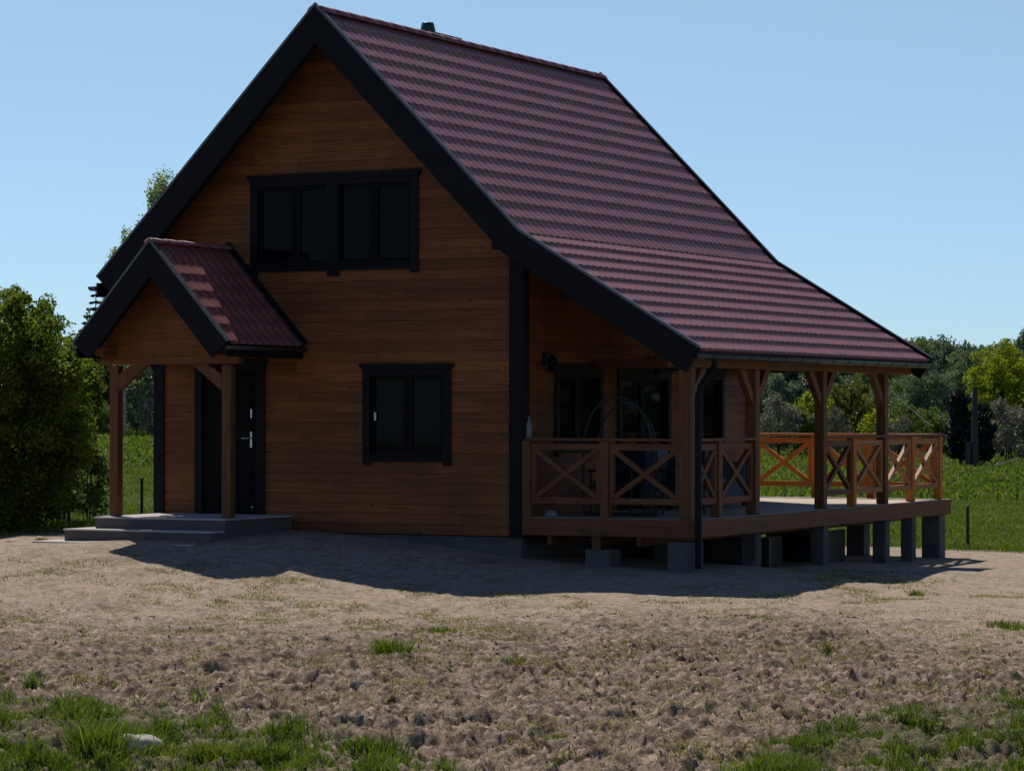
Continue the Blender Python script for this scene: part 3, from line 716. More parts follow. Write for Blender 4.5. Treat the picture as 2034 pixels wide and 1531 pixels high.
# gable boarding
mb = MB(); zb = 2.04; y0 = -1.56
while zb < 3.4:
    z1 = zb+.12
    def wa(z): return max(0, min(PH-.12, (PAz-.2-z)/1.11))
    a0, a1 = wa(zb), wa(z1)
    if a0 > .03:
        mb.add([(PC-a0, y0-.018, zb), (PC+a0, y0-.018, zb), (PC+a1, y0-.002, z1), (PC-a1, y0-.002, z1), (PC-a0, y0+.03, zb), (PC+a0, y0+.03, zb), (PC+a1, y0+.03, z1), (PC-a1, y0+.03, z1)],
               [(0, 1, 2, 3), (0, 4, 5, 1), (1, 5, 6, 2), (2, 6, 7, 3), (3, 7, 4, 0), (4, 7, 6, 5)])
    zb = z1
mb.build('porch_gable', M['clad'], porch)
mb = MB(); mb.box(PC-1.10, PC+1.10, -1.528, -1.41, 2.045, 2.155); mb.build('porch_crossbeam', M['wx'], porch, bevel=.008)
for sx in (-1, 1):
    xc = PC+sx*.905
    mb = MB(); mb.box(xc-.07, xc+.07, -1.90, -.03, 2.157, 2.27); mb.build('porch_plate', M['wy'], porch, bevel=.006)
    mb = MB(); mb.box(xc-.07, xc+.07, -1.545, -1.415, -.028, 2.028); mb.build('porch_post', M['wz'], porch, bevel=.01)
    d = -sx; mb = MB(); x_ = xc+d*.072
    mb.prism([(x_, 1.68), (x_, 1.91), (x_+d*.22, 2.036), (x_+d*.47, 2.036)], -1.545, -1.44); mb.build('porch_brace', M['wz'], porch, bevel=.006)

# entrance slab and steps
st = thing('entrance_steps', (PC, -1.6, -.45), 'grey concrete porch slab with two wide steps in front of the dark door', 'steps')
for nm, x0, x1, y0, y1, zb, zt, th in (('porch_slab', -2.75, -.64, -1.78, -.03, -.6, -.031, .022), ('step', -3.05, -.66, -2.08, -.05, -.7, -.190, .022), ('step', -3.34, -.80, -2.38, -.07, -.8, -.352, .03)):
    mb = MB(); mb.box(x0+.015, x1-.015, y0+.015, y1, zb, zt-th-.001); q_ = mb.build(nm, M['riser'], st, bevel=.006)
    mb = MB(); mb.box(x0, x1, y0, y1, zt-th, zt); mb.build('tread', M['slab'], q_, bevel=.006)
mb = MB(); x0, y0 = -2.66, -1.35
mb.tube([(x0-.03, y0, -.03), (x0, y0, .03)], .006, 6); mb.tube([(x0+.03, y0, -.03), (x0, y0, .03)], .006, 6); mb.tube([(x0, y0, .02), (x0, y0, .08)], .012, 8)
mb.tube([(x0-.035, y0, .085), (x0+.04, y0, .095)], .010, 8)
mb.build('sprinkler', M['white'], loc=(x0, y0, -.03), label='small white garden sprinkler standing on the sunlit porch slab', cat='sprinkler')

# ------------------------------------------------------------------ TERRACE
ter = thing('terrace', (4.2, 5, -.9), 'raised timber terrace with cross braced railings along the right side of the house', 'terrace')
mb = MB(); xb = HW+.06
yb = -.05
while yb < 10.2:
    mb.box(HW+.05, 5.44, yb, yb+.134, -.032, 0.0) if yb+.134 < L+.06 else mb.box(-2.9, 5.44, yb, yb+.134, -.032, 0.0)
    yb += .140
mb.build('deck_boards', M['deck'], ter, bevel=.003)
mb = MB(); mb.box(HW+.04, 5.475, -.09, -.052, -.235, -.003); mb.build('rim_joist', M['wx'], ter, bevel=.004)
mb = MB(); mb.box(5.441, 5.475, -.051, 10.22, -.235, -.003); mb.build('rim_joist', M['wy'], ter, bevel=.004)
mb = MB(); mb.box(-2.9, 5.46, 10.221, 10.265, -.235, -.0335); mb.build('rim_joist', M['wx'], ter, bevel=.004)
for y in (.30, 2.26, 4.86, 7.5, 9.9):
    mb = MB(); mb.box(HW+.1 if y < 8 else -2.8, 5.438, y-.06, y+.06, -.24, -.04); mb.build('floor_beam', M['wx'], ter)
for xj in (3.3, 3.95, 4.6):
    mb = MB(); mb.box(xj-.03, xj+.03, -.02, 10.2, -.36, -.2415); mb.build('floor_joist', M['wy'], ter)
def pier(x, y, w, top=-.245, m='conc', bot=None):
    b = gz(x, y)-.25 if bot is None else bot
    k = MB(); k.box(x-w/2, x+w/2, y-w/2, y+w/2, b, top); k.build('concrete_pier', M[m], ter, bevel=.012)
pier(4.02, .12, .36, -.41); mb = MB(); mb.box(3.93, 4.05, .04, .16, -.409, -.361); mb.box(3.99-.06, 3.99+.06, -.029, .10, -.409, -.241); mb.build('timber_stub', M['wz'], ter)
pier(5.2, .12, .36, -.29)
for y in (2.26, 4.86, 7.5): pier(5.26, y, .21); pier(4.0, y, .28)
for y in (9.95,): pier(5.27, y, .30); pier(4.0, y, .30); pier(2.6, y, .30); pier(1.0, y, .30)
pier(5.28, 8.7, .19); pier(3.2, 4.86, .28); pier(3.2, 8.7, .3)
mb = MB(); mb.box(3.0, 5.1, 3.3, 3.4, -1.2, -.37); mb.build('shade_panel', M['black'], ter)  # added black panel, stands in for deep shade under the deck
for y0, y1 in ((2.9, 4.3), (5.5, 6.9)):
    mb = MB(); mb.box(4.86, 4.90, y0, y1, -1.2, -.37); mb.box(4.3, 4.859, y0, y0+.04, -1.2, -.37); mb.build('shade_panel', M['black'], ter)  # more added panels darkening the space below the deck
# railings
def rpost(x, y, mz='rz'):
    k = MB(); k.box(x-.06, x+.06, y-.06, y+.06, .002, 1.008); k.build('rail_post', M[mz], ter, bevel=.008)
def panel(a, b, mm):                    # a, b: (x, y) of the clear ends between two posts
    a = np.array(a, float); b = np.array(b, float); d = (b-a); ln = np.linalg.norm(d); d /= ln; t = .068
    k = MB(); up = (0, 0, 1)
    def P(s, z): return (a[0]+d[0]*s, a[1]+d[1]*s, z)
    zt, zb = .935, .225
    k.beam(P(0.001, zt), P(ln-.001, zt), t, .085); k.beam(P(0.001, zb), P(ln-.001, zb), t, .085)
    k.beam(P(.035, zb+.043), P(.035, zt-.043), t, .068, d.tolist()+[0]); k.beam(P(ln-.035, zb+.043), P(ln-.035, zt-.043), t, .068, d.tolist()+[0])
    n = V([-d[1], d[0], 0])
    c0, c1 = .07, ln-.07
    def diag(z0, z1, o):
        A = np.array(P(c0, z0)); B = np.array(P(c1, z1)); dd = (B-A)/np.linalg.norm(B-A)
        A = A-dd*.02; B = B+dd*.02
        k.beam(A+n*o, B+n*o, t-.008, .068, np.cross(n, dd))
    diag(zb+.05, zt-.05, .0015); diag(zt-.05, zb+.05, -.0015)
    k.build('rail_panel', mm, ter, bevel=.004)
def handrail(a, b, mm):
    k = MB(); k.beam((a[0], a[1], 1.03), (b[0], b[1], 1.03), .15, .04); k.build('handrail', mm, ter, bevel=.008)
RX = 5.36; FY = 0.0
Wx, Wy, Wz = M['wx'], M['wy'], M['wz']
fp = [2.975, 4.115]
for x in fp: rpost(x, FY, 'wz')
panel((3.035, FY), (4.055, FY), Wx); panel((4.175, FY), (PX-.087, FY), Wx)
handrail((HW+.06, FY), (PX-.087, FY), Wx)
SX = PX+.0
sp = [.98, 6.15, 8.80, 10.14]
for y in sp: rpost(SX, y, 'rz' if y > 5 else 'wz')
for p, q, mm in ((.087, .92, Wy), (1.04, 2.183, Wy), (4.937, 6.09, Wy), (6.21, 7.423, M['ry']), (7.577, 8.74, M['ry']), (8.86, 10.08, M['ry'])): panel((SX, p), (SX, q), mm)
handrail((SX, .087), (SX, 2.183), Wy); handrail((SX, 4.937), (SX, 7.423), Wy); handrail((SX, 7.577), (SX, 10.215), Wy)
rxs = [5.28, 4.15, 3.20, 2.09, 1.0, -.1, -1.2, -2.3]
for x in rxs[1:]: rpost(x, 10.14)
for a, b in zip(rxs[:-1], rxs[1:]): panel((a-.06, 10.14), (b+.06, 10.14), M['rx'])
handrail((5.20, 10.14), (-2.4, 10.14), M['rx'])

# things on the terrace ------------------------------------------------
def cyl(mb, c, prof, n=18): mb.lathe(c, prof, n); return mb
mb = MB(); mb.lathe((2.99, .0, 1.05), [(0, 0), (.034, 0), (.036, .01), (.036, .19), (.020, .23), (.014, .25), (.014, .29), (0, .29)], 16)
mb.build('bottle', plain('grey_bottle', (.09, .10, .11), .3, 0, .5, .1, 8, 0), loc=(2.99, 0, 1.05), label='slim pale grey bottle standing on the handrail end beside the house wall', cat='bottle')
mb = MB(); mb.lathe((3.16, .32, .0), [(0, .085), (.05, .08), (.085, .05), (.10, .005), (.095, .002)], 20)
mb.build('bowl', M['pale'], loc=(3.16, .32, 0), label='white bowl turned over on the deck by the house corner', cat='bowl')
mb = MB(); mb.lathe((3.95, .30, .0), [(0, .10), (.03, .095), (.045, .05), (.05, .002), (0, .002)], 16)
mb.build('flower_pot', M['pale'], loc=(3.95, .3, 0), label='small white pot on the deck behind the second front railing panel', cat='pot')
# folded hoop frame
hf = thing('hoop_frame', (4.0, .62, 0), 'black tubular hoop frame arching above the front railing', 'frame')
def arc(cx, rx, rz, y, t0, t1, base):
    pts = []
    for k in range(25):
        t = R(t0+(t1-t0)*k/24); pts.append((cx+rx*math.cos(t), y, base+rz*math.sin(t)))
    return pts
mb = MB(); mb.tube([(3.50, .62, .06)]+arc(4.0, .52, .78, .62, 165, 0, .82)+[(4.52, .62, .06)], .018, 8); mb.build('hoop', M['black'], hf)
mb = MB(); mb.tube([(3.62, .78, .06)]+arc(4.06, .44, .66, .78, 160, 0, .84)+[(4.50, .78, .06)], .015, 8); mb.build('hoop', M['black'], hf)
mb = MB(); mb.tube([(3.5, .62, .03), (4.52, .62, .03)], .02, 8); mb.tube([(3.62, .78, .03), (4.50, .78, .03)], .02, 8); mb.tube([(3.6, .60, .03), (3.7, .8, .03)], .02, 8); mb.tube([(4.4, .60, .03), (4.42, .8, .03)], .02, 8); mb.build('base_tube', M['black'], hf)
mb = MB(); mb.tube([(3.9, .7, 1.13), (4.2, .7, 1.12), (4.5, .7, 1.09)], .011, 8); mb.build('cross_tube', M['black'], hf)
def chair(loc, rz, label, m):
    o = thing('garden_chair', loc, label, 'chair', 'padded chairs on the terrace'); x, y, z = loc
    k = MB(); k.box(x-.27, x+.27, y-.26, y+.26, .34, .46); k.build('seat', M[m], o, bevel=.04)
    k = MB(); k.beam((x, y+.24, .46), (x, y+.34, .93), .54, .10, (0, 1, 0)); k.build('backrest', M[m], o, bevel=.04)
    for i in (-1, 1):
        k = MB(); k.box(x+i*.31-.035, x+i*.31+.035, y-.26, y+.28, .58, .62); k.build('armrest', M['black'], o, bevel=.012)
        for j in (-1, 1):
            k = MB(); k.tube([(x+i*.30, y+j*.23, .002), (x+i*.30, y+j*.23, .60)], .016, 8); k.build('leg', M['black'], o)
    return o
chair((3.72, 1.25, 0), 0, 'dark blue padded chair behind the left front railing panel', 'fabric2')
chair((4.55, 1.35, 0), 0, 'dark padded chair behind the right front railing panel', 'fabric2')
o = thing('sofa', (3.42, 4.6, 0), 'grey blue outdoor sofa against the side wall of the house', 'sofa')
k = MB(); k.box(3.1, 3.85, 3.6, 5.55, .12, .44); k.build('seat', M['fabric'], o, bevel=.05)
k = MB(); k.box(3.0, 3.24, 3.6, 5.55, .45, .88); k.build('backrest', M['fabric'], o, bevel=.05)
for y0, y1 in ((3.42, 3.59), (5.56, 5.73)):
    k = MB(); k.box(3.05, 3.85, y0, y1, .10, .66); k.build('armrest', M['fabric'], o, bevel=.05)
for x_ in (3.15, 3.78):
    for y_ in (3.52, 5.63): k = MB(); k.box(x_-.03, x_+.03, y_-.03, y_+.03, .002, .10); k.build('leg', M['black'], o)
k = MB(); k.box(4.35, 4.75, 9.2, 9.65, .002, .05); k.box(4.38, 4.42, 9.23, 9.27, .05, .4); k.box(4.68, 4.72, 9.23, 9.27, .05, .4); k.box(4.38, 4.42, 9.58, 9.62, .05, .4); k.box(4.68, 4.72, 9.58, 9.62, .05, .4); k.box(4.33, 4.77, 9.18, 9.67, .4, .43)

# ------------------------------------------------------------------ fence posts, pole, wires, stone
def fence_post(px, v, ztop_px, label, r=.028):
    x, y = uvpx(px, v); z0 = gz(x, y); zt = CAM[2]+(819.5-ztop_px)*v/F
    k = MB(); k.tube([(x, y, z0-.2), (x, y, zt)], r, 8); k.lathe((x, y, zt), [(r*1.25, -.02), (r*1.25, .004), (0, .012)], 8)
    k.build('fence_post', M['post'], loc=(x, y, z0), label=label, cat='fence post', group='thin metal fence posts on the meadow edge')
fence_post(137, 49, 930, 'dark metal fence post beside the big bush at the left')
fence_post(282, 50, 950, 'dark metal fence post seen between the porch post and the house corner')
fence_post(1922, 50, 1005, 'short dark metal fence post right of the terrace')
vp = 127; x, y = uvpx(1936, vp); z0 = gz(x, y)
k = MB(); k.tube([(x, y, z0-.3), (x, y, z0+2), (x+.02, y, z0+3.45)], [.16, .14, .11], 12)
pz = k
po = thing('utility_pole', (x, y, z0), 'grey weathered utility pole beside the dark conifer', 'pole')
k.build('pole_shaft', M['pole'], po); k = MB(); k.beam((x-.24, y-.1, z0-.3), (x-.24, y-.1, z0+1.1), .22, .2, (0, 1, 0)); k.build('pole_footing', M['pole'], po)
a = uvpx(1700, vp+8); pts = []
for q in range(12):
    t = q/11; xx, yy = uvpx(1755+(1850-1755)*t, vp+6-4*t); py = 760+(845-760)*t+14*t*(1-t); pts.append((xx, yy, CAM[2]+(819.5-py)*(vp+6-4*t)/F))
k = MB(); k.tube(pts, .013, 5); k.build('cable', plain('pale_cable', (.13, .15, .15), .7), loc=pts[0], label='thin pale cable sagging in front of the dark trees', cat='cable')
def place_px(px, py):
    v = 2.35*F/(py-819.5); x0, y0 = uvpx(px, v)
    for _ in range(4): z = float(ground_top(V([x0]), V([y0]))[0]); v = (CAM[2]-z)*F/(py-819.5); x0, y0 = uvpx(px, v)
    return x0, y0, z
def rock(px, py, sx, sy, sz, label, m='stone', rot=0, seed=0, name='stone', cat='stone', grp=None):
    x0, y0, z0 = place_px(px, py); q = np.random.RandomState(seed); n, mm = 18, 26; P = []; fs = []
    for i in range(n+1):
        th = math.pi*i/n
        for j in range(mm):
            ph = 2*math.pi*j/mm; d = V([math.sin(th)*math.cos(ph), math.sin(th)*math.sin(ph), math.cos(th)])
            P.append(d)
    P = np.array(P); fx, fy = P[:, 0]*1.6+P[:, 2]*1.1+seed, P[:, 1]*1.6-P[:, 2]*.9+3
    r = 1+.55*(fbm(fx+7, fy+7, 90+seed, 3)-.5); P = P*r[:, None]*V([sx, sy, sz]); P[:, 2] = np.where(P[:, 2] < -.3*sz, -.3*sz, P[:, 2])
    c, s = math.cos(rot), math.sin(rot); P = np.stack([P[:, 0]*c-P[:, 1]*s, P[:, 0]*s+P[:, 1]*c, P[:, 2]], 1)
    k = MB(); fs = [(i*mm+j, i*mm+(j+1) % mm, (i+1)*mm+(j+1) % mm, (i+1)*mm+j) for i in range(n) for j in range(mm)]
    k.add(P+V([x0, y0, z0+.15*sz]), fs, True); k.build(name, M[m], loc=(x0, y0, z0), label=label, cat=cat, group=grp)
rock(278, 1484, .17, .08, .085, 'pale elongated stone lying in the grass at the lower left', rot=.35, seed=3)
x, y = uvpx(1999, 118); z = gz(x, y)
k = MB(); k.beam((x-.5, y, z+.25), (x+.45, y+.3, z+.55), .25, .05); k.build('plank', M['plank'], loc=(x, y, z), label='pale grey plank lying in the meadow at the right edge', cat='plank')

# ------------------------------------------------------------------ TREES
def leaf_quads(P, size, q, flat=0):
    N = len(P); a = q.randn(N, 3); a /= np.linalg.norm(a, axis=1)[:, None]; b = q.randn(N, 3); b -= (b*a).sum(1)[:, None]*a; b /= np.linalg.norm(b, axis=1)[:, None]
    s = size*(.6+.8*q.rand(N))[:, None]; a = a*s*.5; b = b*s*.32
    W = np.stack([P-a, P-b*1.0+a*.1, P+a, P+b*1.0+a*.1], 1)
    f = np.arange(N*4); return W.reshape(-1, 3), f, np.full(N, 4), np.repeat(q.rand(N), 4)
def crown_points(q, h, r, z0, n, nclump, csize, shape='round', droop=0):
    zc = (h+z0)/2; hh = (h-z0)/2; cl = []
    while len(cl) < nclump:
        p = q.uniform(-1, 1, 3); d = np.linalg.norm(p)
        if d > 1: continue
        if d < .45 and q.rand() < .6: continue
        zz = p[2]
        w = {'round': 1, 'egg': 1-.25*zz, 'cone': (1-zz)/2*1.2, 'column': 1.0, 'birch': .62-.38*zz}[shape]
        cl.append((p[0]*r*w, p[1]*r*w, zc+zz*hh, .55+.9*q.rand()))
    cl = np.array(cl); k = q.randint(0, nclump, n); c = cl[k]
    d = q.randn(n, 3); d /= np.linalg.norm(d, axis=1)[:, None]; rad = q.rand(n)**.45
    P = c[:, :3]+d*(rad*csize*c[:, 3])[:, None]*V([1, 1, .8])
    if droop: P[:, 2] -= droop*q.rand(n)**2
    P[:, 2] = np.maximum(P[:, 2], .05)
    return P, cl
def make_tree(name, h, r, z0, n, leaf, m, bark='bark', nclump=40, csize=None, shape='round', seed=1, trunk=.1, droop=0, stems=1, sprays=0):
    q = np.random.RandomState(seed); csize = csize or r*.34
    root = bpy.data.objects.new(name, None)
    P, cl = crown_points(q, h, r, z0, n, nclump, csize, shape, droop)
    for _ in range(sprays):
        c = cl[q.randint(len(cl))]
        if c[2] < h*.45: continue
        s_ = q.rand(46)**.8; le = .25+.6*q.rand(); dx, dy = q.randn(2)*.18; rr_ = math.hypot(c[0], c[1])+1e-6
        P = np.concatenate([P, np.stack([c[0]+(dx+c[0]/rr_*.25)*s_*le, c[1]+(dy+c[1]/rr_*.25)*s_*le, c[2]+csize*.6+s_*le], 1)+q.randn(46, 3)*.03])
    W, f, t, rn = leaf_quads(P, leaf, q); me = mesh_np('crown', W, f, t, M[m], {'rnd': rn})
    k = MB()
    tops = cl[np.argsort(-cl[:, 2])]
    for s in range(stems):
        o = V([q.uniform(-.25, .25)*r, q.uniform(-.25, .25)*r]) if stems > 1 else V([0, 0])
        k.tube([(o[0], o[1], -.3), (o[0]*1.1+.02*h*q.randn()*.3, o[1], h*.35), (o[0]*1.4, o[1]*1.3, h*.65), (o[0]*1.5, o[1]*1.5, h*.92)], [trunk, trunk*.8, trunk*.45, trunk*.12], 8)
    for c in cl[:: max(1, len(cl)//18)]:
        zb = max(.15*h, c[2]-.35*math.hypot(c[0], c[1])-.12*h); k.tube([(0, 0, zb), (c[0]*.5, c[1]*.5, (zb+c[2])/2+.03*h), (c[0], c[1], c[2])], [trunk*.38, trunk*.22, trunk*.08], 5)
    bm_ = bpy.data.meshes.new('trunk'); bm_.from_pydata(k.v, [], k.f); bm_.polygons.foreach_set('use_smooth', [True]*len(k.f)); bm_.materials.append(M[bark])
    return root, me, bm_
def make_spruce(name, h, r, seed=1, m='l_spruce', dens=1.0, leaf=.22, narrow=1.0):
    q = np.random.RandomState(seed); P = []; nl = int(h*3.2)
    root = bpy.data.objects.new(name, None); k = MB(); k.tube([(0, 0, -.3), (0, 0, h*.5), (0, 0, h*.98)], [.035*h*.5, .018*h*.5, .01], 7)
    for i in range(nl):
        z = .35+(h-.35)*(i/nl)**.9; R_ = r*(1-z/h)**.85*narrow+.05; nb = 7
        for b in range(nb):
            a = q.rand()*6.28; le = R_*(.7+.5*q.rand()); n = int(max(3, 60*dens*le/r)); s = q.rand(n)**.7
            zz = z-s*le*.35+ (s**3)*le*.22; x = np.cos(a)*le*s+q.randn(n)*.05*le; y = np.sin(a)*le*s+q.randn(n)*.05*le
            P.append(np.stack([x, y, zz+q.randn(n)*.03*le], 1)); k.tube([(0, 0, z), (math.cos(a)*le*.9, math.sin(a)*le*.9, z-le*.2)], [.015, .004], 4)
    P = np.concatenate(P); W, f, t, rn = leaf_quads(P, leaf, q); me = mesh_np('crown', W, f, t, M[m], {'rnd': rn})
    b = bpy.data.meshes.new('trunk'); b.from_pydata(k.v, [], k.f); b.materials.append(M['bark']); return root, me, b
def plant(proto, px, v, label, cat, scale=1.0, sz=None, rot=0, group=None, name=None, zoff=0):
    root, me, tr = proto; x, y = uvpx(px, v); z = gz(x, y)+zoff
    o = bpy.data.objects.new(name or root.name, None); C.objects.link(o); o.location = (x, y, z); o.rotation_euler = (0, 0, rot)
    o.scale = (scale, scale, scale if sz is None else sz); o['label'] = label; o['category'] = cat
    if group: o['group'] = group
    for nm, d in (('crown', me), ('trunk', tr)):
        c = bpy.data.objects.new(nm, d); C.objects.link(c); c.parent = o
    return o
def hfor(px, v, ytop):
    x, y = uvpx(px, v); return CAM[2]+(819.5-ytop)*v/F-gz(x, y)
# big bush at the left edge
h = hfor(10, 48, 548)
p = make_tree('bush', h*.93, 1.42, -.3, 125000, .062, 'l_bush', nclump=520, csize=.25, shape='column', seed=3, trunk=.05, stems=6, sprays=34)
plant(p, 5, 48, 'tall dense dark green bush at the left edge of the picture', 'bush')
h = hfor(118, 51, 650)
p = make_tree('bush', h*.95, .66, .8, 15000, .065, 'l_fresh', nclump=110, csize=.15, shape='round', seed=4, trunk=.03, stems=3, sprays=30)
plant(p, 128, 51, 'lighter green bush standing right behind the tall dark one', 'bush')
p = make_tree('shrub', 1.25, .55, .1, 4200, .08, 'l_birch', nclump=26, csize=.18, seed=5, trunk=.02, stems=3)
plant(p, 172, 52, 'low pale leafed shrub behind the left porch post', 'shrub')
# whips at the top of the bush
p = make_tree('sapling', hfor(150, 60, 610), .45, 2.0, 1500, .08, 'l_birch', nclump=26, csize=.22, shape='birch', seed=15, trunk=.02)
plant(p, 92, 56, 'thin leafy sapling rising above the bush', 'tree')
# birches and spruce behind the house
h = hfor(305, 120, 322); p = make_tree('birch_tree', h, 2.1, 3.0, 15000, .11, 'l_pale', 'birchbark', nclump=120, csize=.36, shape='birch', seed=6, trunk=.10, droop=1.1)
plant(p, 322, 120, 'tall drooping birch whose top shows left of the roof', 'tree', group='birches behind the house')
h = hfor(240, 122, 442); p = make_tree('birch_tree', h, 1.75, 2.5, 7500, .11, 'l_pale', 'birchbark', nclump=80, csize=.30, shape='birch', seed=8, trunk=.08, droop=1.0)
plant(p, 246, 122, 'shorter thin birch left of the tall drooping one', 'tree', group='birches behind the house')
h = hfor(188, 125, 560); p = make_spruce('spruce_tree', h, 1.6, 9, dens=2.6, leaf=.12); plant(p, 190, 125, 'slender dark spruce whose tip shows above the porch roof', 'tree')
# far trees: a few crowns reused
V1 = make_tree('broadleaf_tree', 6, 2.0, .8, 6500, .24, 'l_mid', nclump=46, seed=21, trunk=.12)
V2 = make_tree('broadleaf_tree', 6, 1.7, .6, 6000, .24, 'l_hazed', nclump=40, seed=22, trunk=.12, shape='egg')
V3 = make_tree('broadleaf_tree', 6, 2.3, .4, 8500, .22, 'l_teal', nclump=60, seed=23, trunk=.12, droop=.4)
V4 = make_tree('broadleaf_tree', 6, 1.5, 1.0, 4200, .24, 'l_birch', 'birchbark', nclump=40, seed=24, trunk=.08, shape='birch', droop=.3)
V5 = make_spruce('spruce_tree', 6, 1.25, 25, leaf=.26)
S1 = make_tree('flowering_shrub', 3, 1.5, .1, 4200, .16, 'l_blossom', nclump=36, seed=26, trunk=.05, stems=3)
S2 = make_tree('shrub', 3, 1.6, .0, 5000, .17, 'l_mid', nclump=36, seed=27, trunk=.05, stems=3)
S3 = make_tree('shrub', 3, 1.5, .0, 5000, .17, 'l_bright', nclump=36, seed=28, trunk=.05, stems=3)
def put(proto, px, v, ytop, label, cat='tree', wide=None, **k):
    base = {id(V1): 6, id(V2): 6, id(V3): 6, id(V4): 6, id(V5): 6}.get(id(proto), 3)
    h = hfor(px, v, ytop); s = h/base; return plant(proto, px, v, label, cat, scale=s*(wide or 1), sz=s, rot=random.random()*6, **k)
# left background, seen under and beside the porch
GL = 'trees beyond the meadow on the left'
for px, v, yt, pr, lb in ((-60, 120, 600, V1, 'mid green tree behind the big left bush'), (60, 130, 640, V2, 'dark tree behind the tall bush'), (150, 118, 700, V4, 'pale slender tree between the bush and the porch'),
    (178, 126, 690, V1, 'round green tree left of the porch post'), (232, 128, 700, V3, 'grey green tree framed by the porch brace'), (272, 124, 705, V2, 'dark tree right of the porch post'),
    (312, 130, 690, V3, 'tree beside the house corner under the porch'), (370, 128, 690, V1, 'tree hidden behind the front corner of the house')):
    put(pr, px, v, yt, lb, group=GL, wide=.8)
put(S1, 300, 118, 795, 'white flowering shrub low between porch post and house corner', 'shrub', wide=.6)
put(S2, 205, 119, 800, 'green shrub at the top of the left meadow', 'shrub', wide=1.0)
# right: distant wood
GF = 'trees of the distant wood'
lab = ['dark spruce', 'grey green broad tree', 'thin pale birch', 'dark round tree', 'mid green tree']
rr = random.Random(4); i = 0
desc = ['at its left end', 'behind the left roof post', 'left of the olive tree', 'above the olive tree', 'behind the middle roof post', 'right of the middle roof post', 'left of the far eave', 'beside the far eave',
        'just right of the eave tip', 'above the willow', 'over the conifer', 'left of the maple', 'behind the maple', 'right of the maple', 'at the right picture edge', 'beyond the right picture edge']
for row, (v, n_, y0) in enumerate(((255, 16, 674), (300, 16, 664))):
    for q in range(n_):
        px = 1440+(q+.5*row)*46+rr.uniform(-14, 14); yt = y0+rr.uniform(-8, 24); pr, nm = rr.choice([(V5, lab[0]), (V3, lab[1]), (V4, lab[2]), (V2, lab[3]), (V1, lab[4]), (V2, lab[3])])
        put(pr, px, v+rr.uniform(-12, 12), yt, f"{nm}, {'front' if row == 0 else 'back'} row of the wood {desc[q]}", group=GF, wide=.85)
GM = 'trees at the far edge of the meadow'
for px, v, yt, pr, lb, w in ((1500, 190, 735, V3, 'grey green tree behind the left roof post of the terrace', .9), (1555, 185, 745, V2, 'dark tree between the first two roof posts', .9), (1610, 190, 738, V5, 'dark spruce left of the middle roof post', 1.1),
    (1665, 200, 735, V2, 'dark tree behind the middle roof post', .9), (1722, 195, 735, V1, 'green tree right of the middle roof post', .8), (1770, 190, 740, V3, 'tree behind the last roof post', .9), (1800, 175, 752, V1, 'green tree left of the willow', .7),
    (1842, 168, 728, V3, 'large grey green willow right of the last roof post', .85), (1905, 190, 722, V2, 'dark tree between willow and bright maple', .8), (1960, 200, 720, V2, 'dark tree behind the bright maple', .9), (2040, 190, 715, V1, 'green tree behind the flowering shrub', .9)):
    put(pr, px, v, yt, lb, group=GM, wide=w)
h = hfor(1690, 165, 752); p = make_tree('broadleaf_tree', h, 1.35, .5, 7000, .17, 'l_olive', nclump=44, seed=31, trunk=.1); plant(p, 1690, 165, 'round olive brown tree seen through the terrace between two roof posts', 'tree')
h = hfor(1985, 150, 684); p = make_tree('maple_tree', h, 1.95, .7, 26000, .13, 'l_bright', nclump=150, csize=.42, seed=32, trunk=.12); plant(p, 1990, 150, 'bright yellow green maple at the right edge', 'tree')
put(S3, 1622, 160, 778, 'fresh green rounded shrub left of the middle roof post', 'shrub', wide=.62)
put(S3, 1742, 158, 820, 'low yellow green shrub above the rear railing', 'shrub', wide=1.0)
put(S1, 1545, 158, 790, 'white flowering shrub behind the left roof post', 'shrub', wide=.75)
put(S1, 1662, 157, 812, 'pale flowering shrub beside the middle roof post', 'shrub', wide=.6)
put(S2, 1590, 160, 812, 'green shrub above the rear railing beside the flowering one', 'shrub', wide=1.1)
put(S2, 1790, 160, 800, 'green shrub behind the last roof post', 'shrub', wide=.9)
put(S2, 1858, 162, 815, 'green shrub below the willow', 'shrub', wide=.9)
put(S1, 1785, 155, 830, 'small pale shrub below the cable', 'shrub', wide=.7)
put(S1, 2005, 140, 800, 'pinkish grey flowering shrub under the bright maple', 'shrub', wide=.95)
put(S3, 2040, 148, 770, 'yellow green shrub at the right picture edge above the flowering one', 'shrub', wide=.6)
h = hfor(1905, 130, 775); p = make_tree('conifer_tree', h, .62, .0, 9000, .13, 'l_black', nclump=70, csize=.26, shape='column', seed=35, trunk=.08); plant(p, 1908, 130, 'small very dark conifer right of the terrace', 'tree')
h = hfor(1945, 134, 800); p = make_tree('conifer_tree', h, .55, .0, 7000, .13, 'l_black', nclump=60, csize=.26, shape='egg', seed=36, trunk=.08); plant(p, 1952, 134, 'second dark conifer just behind the utility pole', 'tree')

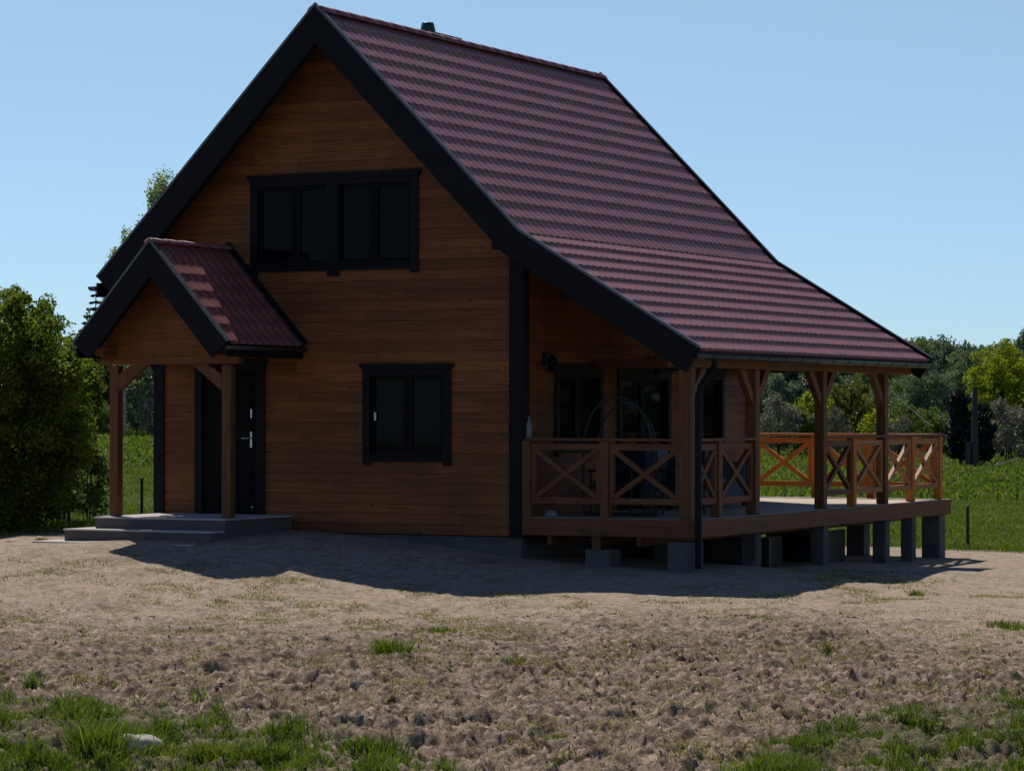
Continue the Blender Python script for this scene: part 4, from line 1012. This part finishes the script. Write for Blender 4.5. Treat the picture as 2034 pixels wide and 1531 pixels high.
q = np.random.RandomState(77); N = 26000; th = R(8)+R(48)*q.rand(N); rd = 92+14*q.rand(N); x = 3+np.sin(th)*rd; y = 3+np.cos(th)*rd
top = 5.5+3.5*fbm(th*40, th*11, 66, 3)+1.5*q.rand(N); P = np.stack([x, y, -1.2+top*q.rand(N)**.8], 1)
W, f, t, rn = leaf_quads(P, .75, q); me = mesh_np('distant_wood', W, f, t, M['l_hazed'], {'rnd': rn})
o = bpy.data.objects.new('distant_wood', me); link(o, label='dark mass of woodland reflected in the terrace side windows', cat='wood', kind='stuff')

# ------------------------------------------------------------------ light, sky, camera
AZ, EL = R(50), R(56)
sdir = V([-math.sin(AZ)*math.cos(EL), math.cos(AZ)*math.cos(EL), math.sin(EL)])
sun = bpy.data.lights.new('sun', 'SUN'); sun.energy = 4.6; sun.angle = R(.53); sun.color = (1, .93, .83)
so = bpy.data.objects.new('sun', sun); C.objects.link(so)
from mathutils import Vector
so.rotation_euler = Vector(sdir).to_track_quat('Z', 'Y').to_euler()
w = bpy.data.worlds.new('World'); bpy.context.scene.world = w; w.use_nodes = True
n = w.node_tree.nodes; l = w.node_tree.links
sky = n.new('ShaderNodeTexSky'); sky.sky_type = 'NISHITA'; sky.sun_disc = False; sky.sun_elevation = EL
sky.sun_rotation = math.atan2(sdir[0], sdir[1]); sky.altitude = 100; sky.air_density = .62; sky.dust_density = 0; sky.ozone_density = 3.2
bg = n['Background']; bg.inputs[1].default_value = .103
tc = n.new('ShaderNodeTexCoord'); sz = n.new('ShaderNodeSeparateXYZ'); l.new(tc.outputs['Generated'], sz.inputs[0])
tint = ramp(n, l, sz.outputs[2], [(0.0, (.66, .78, .88)), (.06, (.94, .98, .98)), (.14, (1.30, 1.23, 1.05)), (.5, (.90, .93, .95))])
l.new(mix(n, l, 1.0, sky.outputs[0], tint, 'MULTIPLY'), bg.inputs[0])
cam = bpy.data.cameras.new('camera'); cam.sensor_width = 36; cam.lens = F/2034*36; cam.clip_end = 4000; cam.clip_start = .5
co = bpy.data.objects.new('camera', cam); C.objects.link(co); co.location = CAM; co.rotation_euler = (R(90)+PITCH, 0, YAW)
sc = bpy.context.scene; sc.camera = co
sc.view_settings.view_transform = 'Standard'; sc.view_settings.look = 'None'; sc.view_settings.gamma = 1; sc.view_settings.exposure = 0
sc.cycles.max_bounces = 6; sc.cycles.diffuse_bounces = 3; sc.cycles.glossy_bounces = 3; sc.cycles.transmission_bounces = 3; sc.cycles.transparent_max_bounces = 4
sc.cycles.use_denoising = True
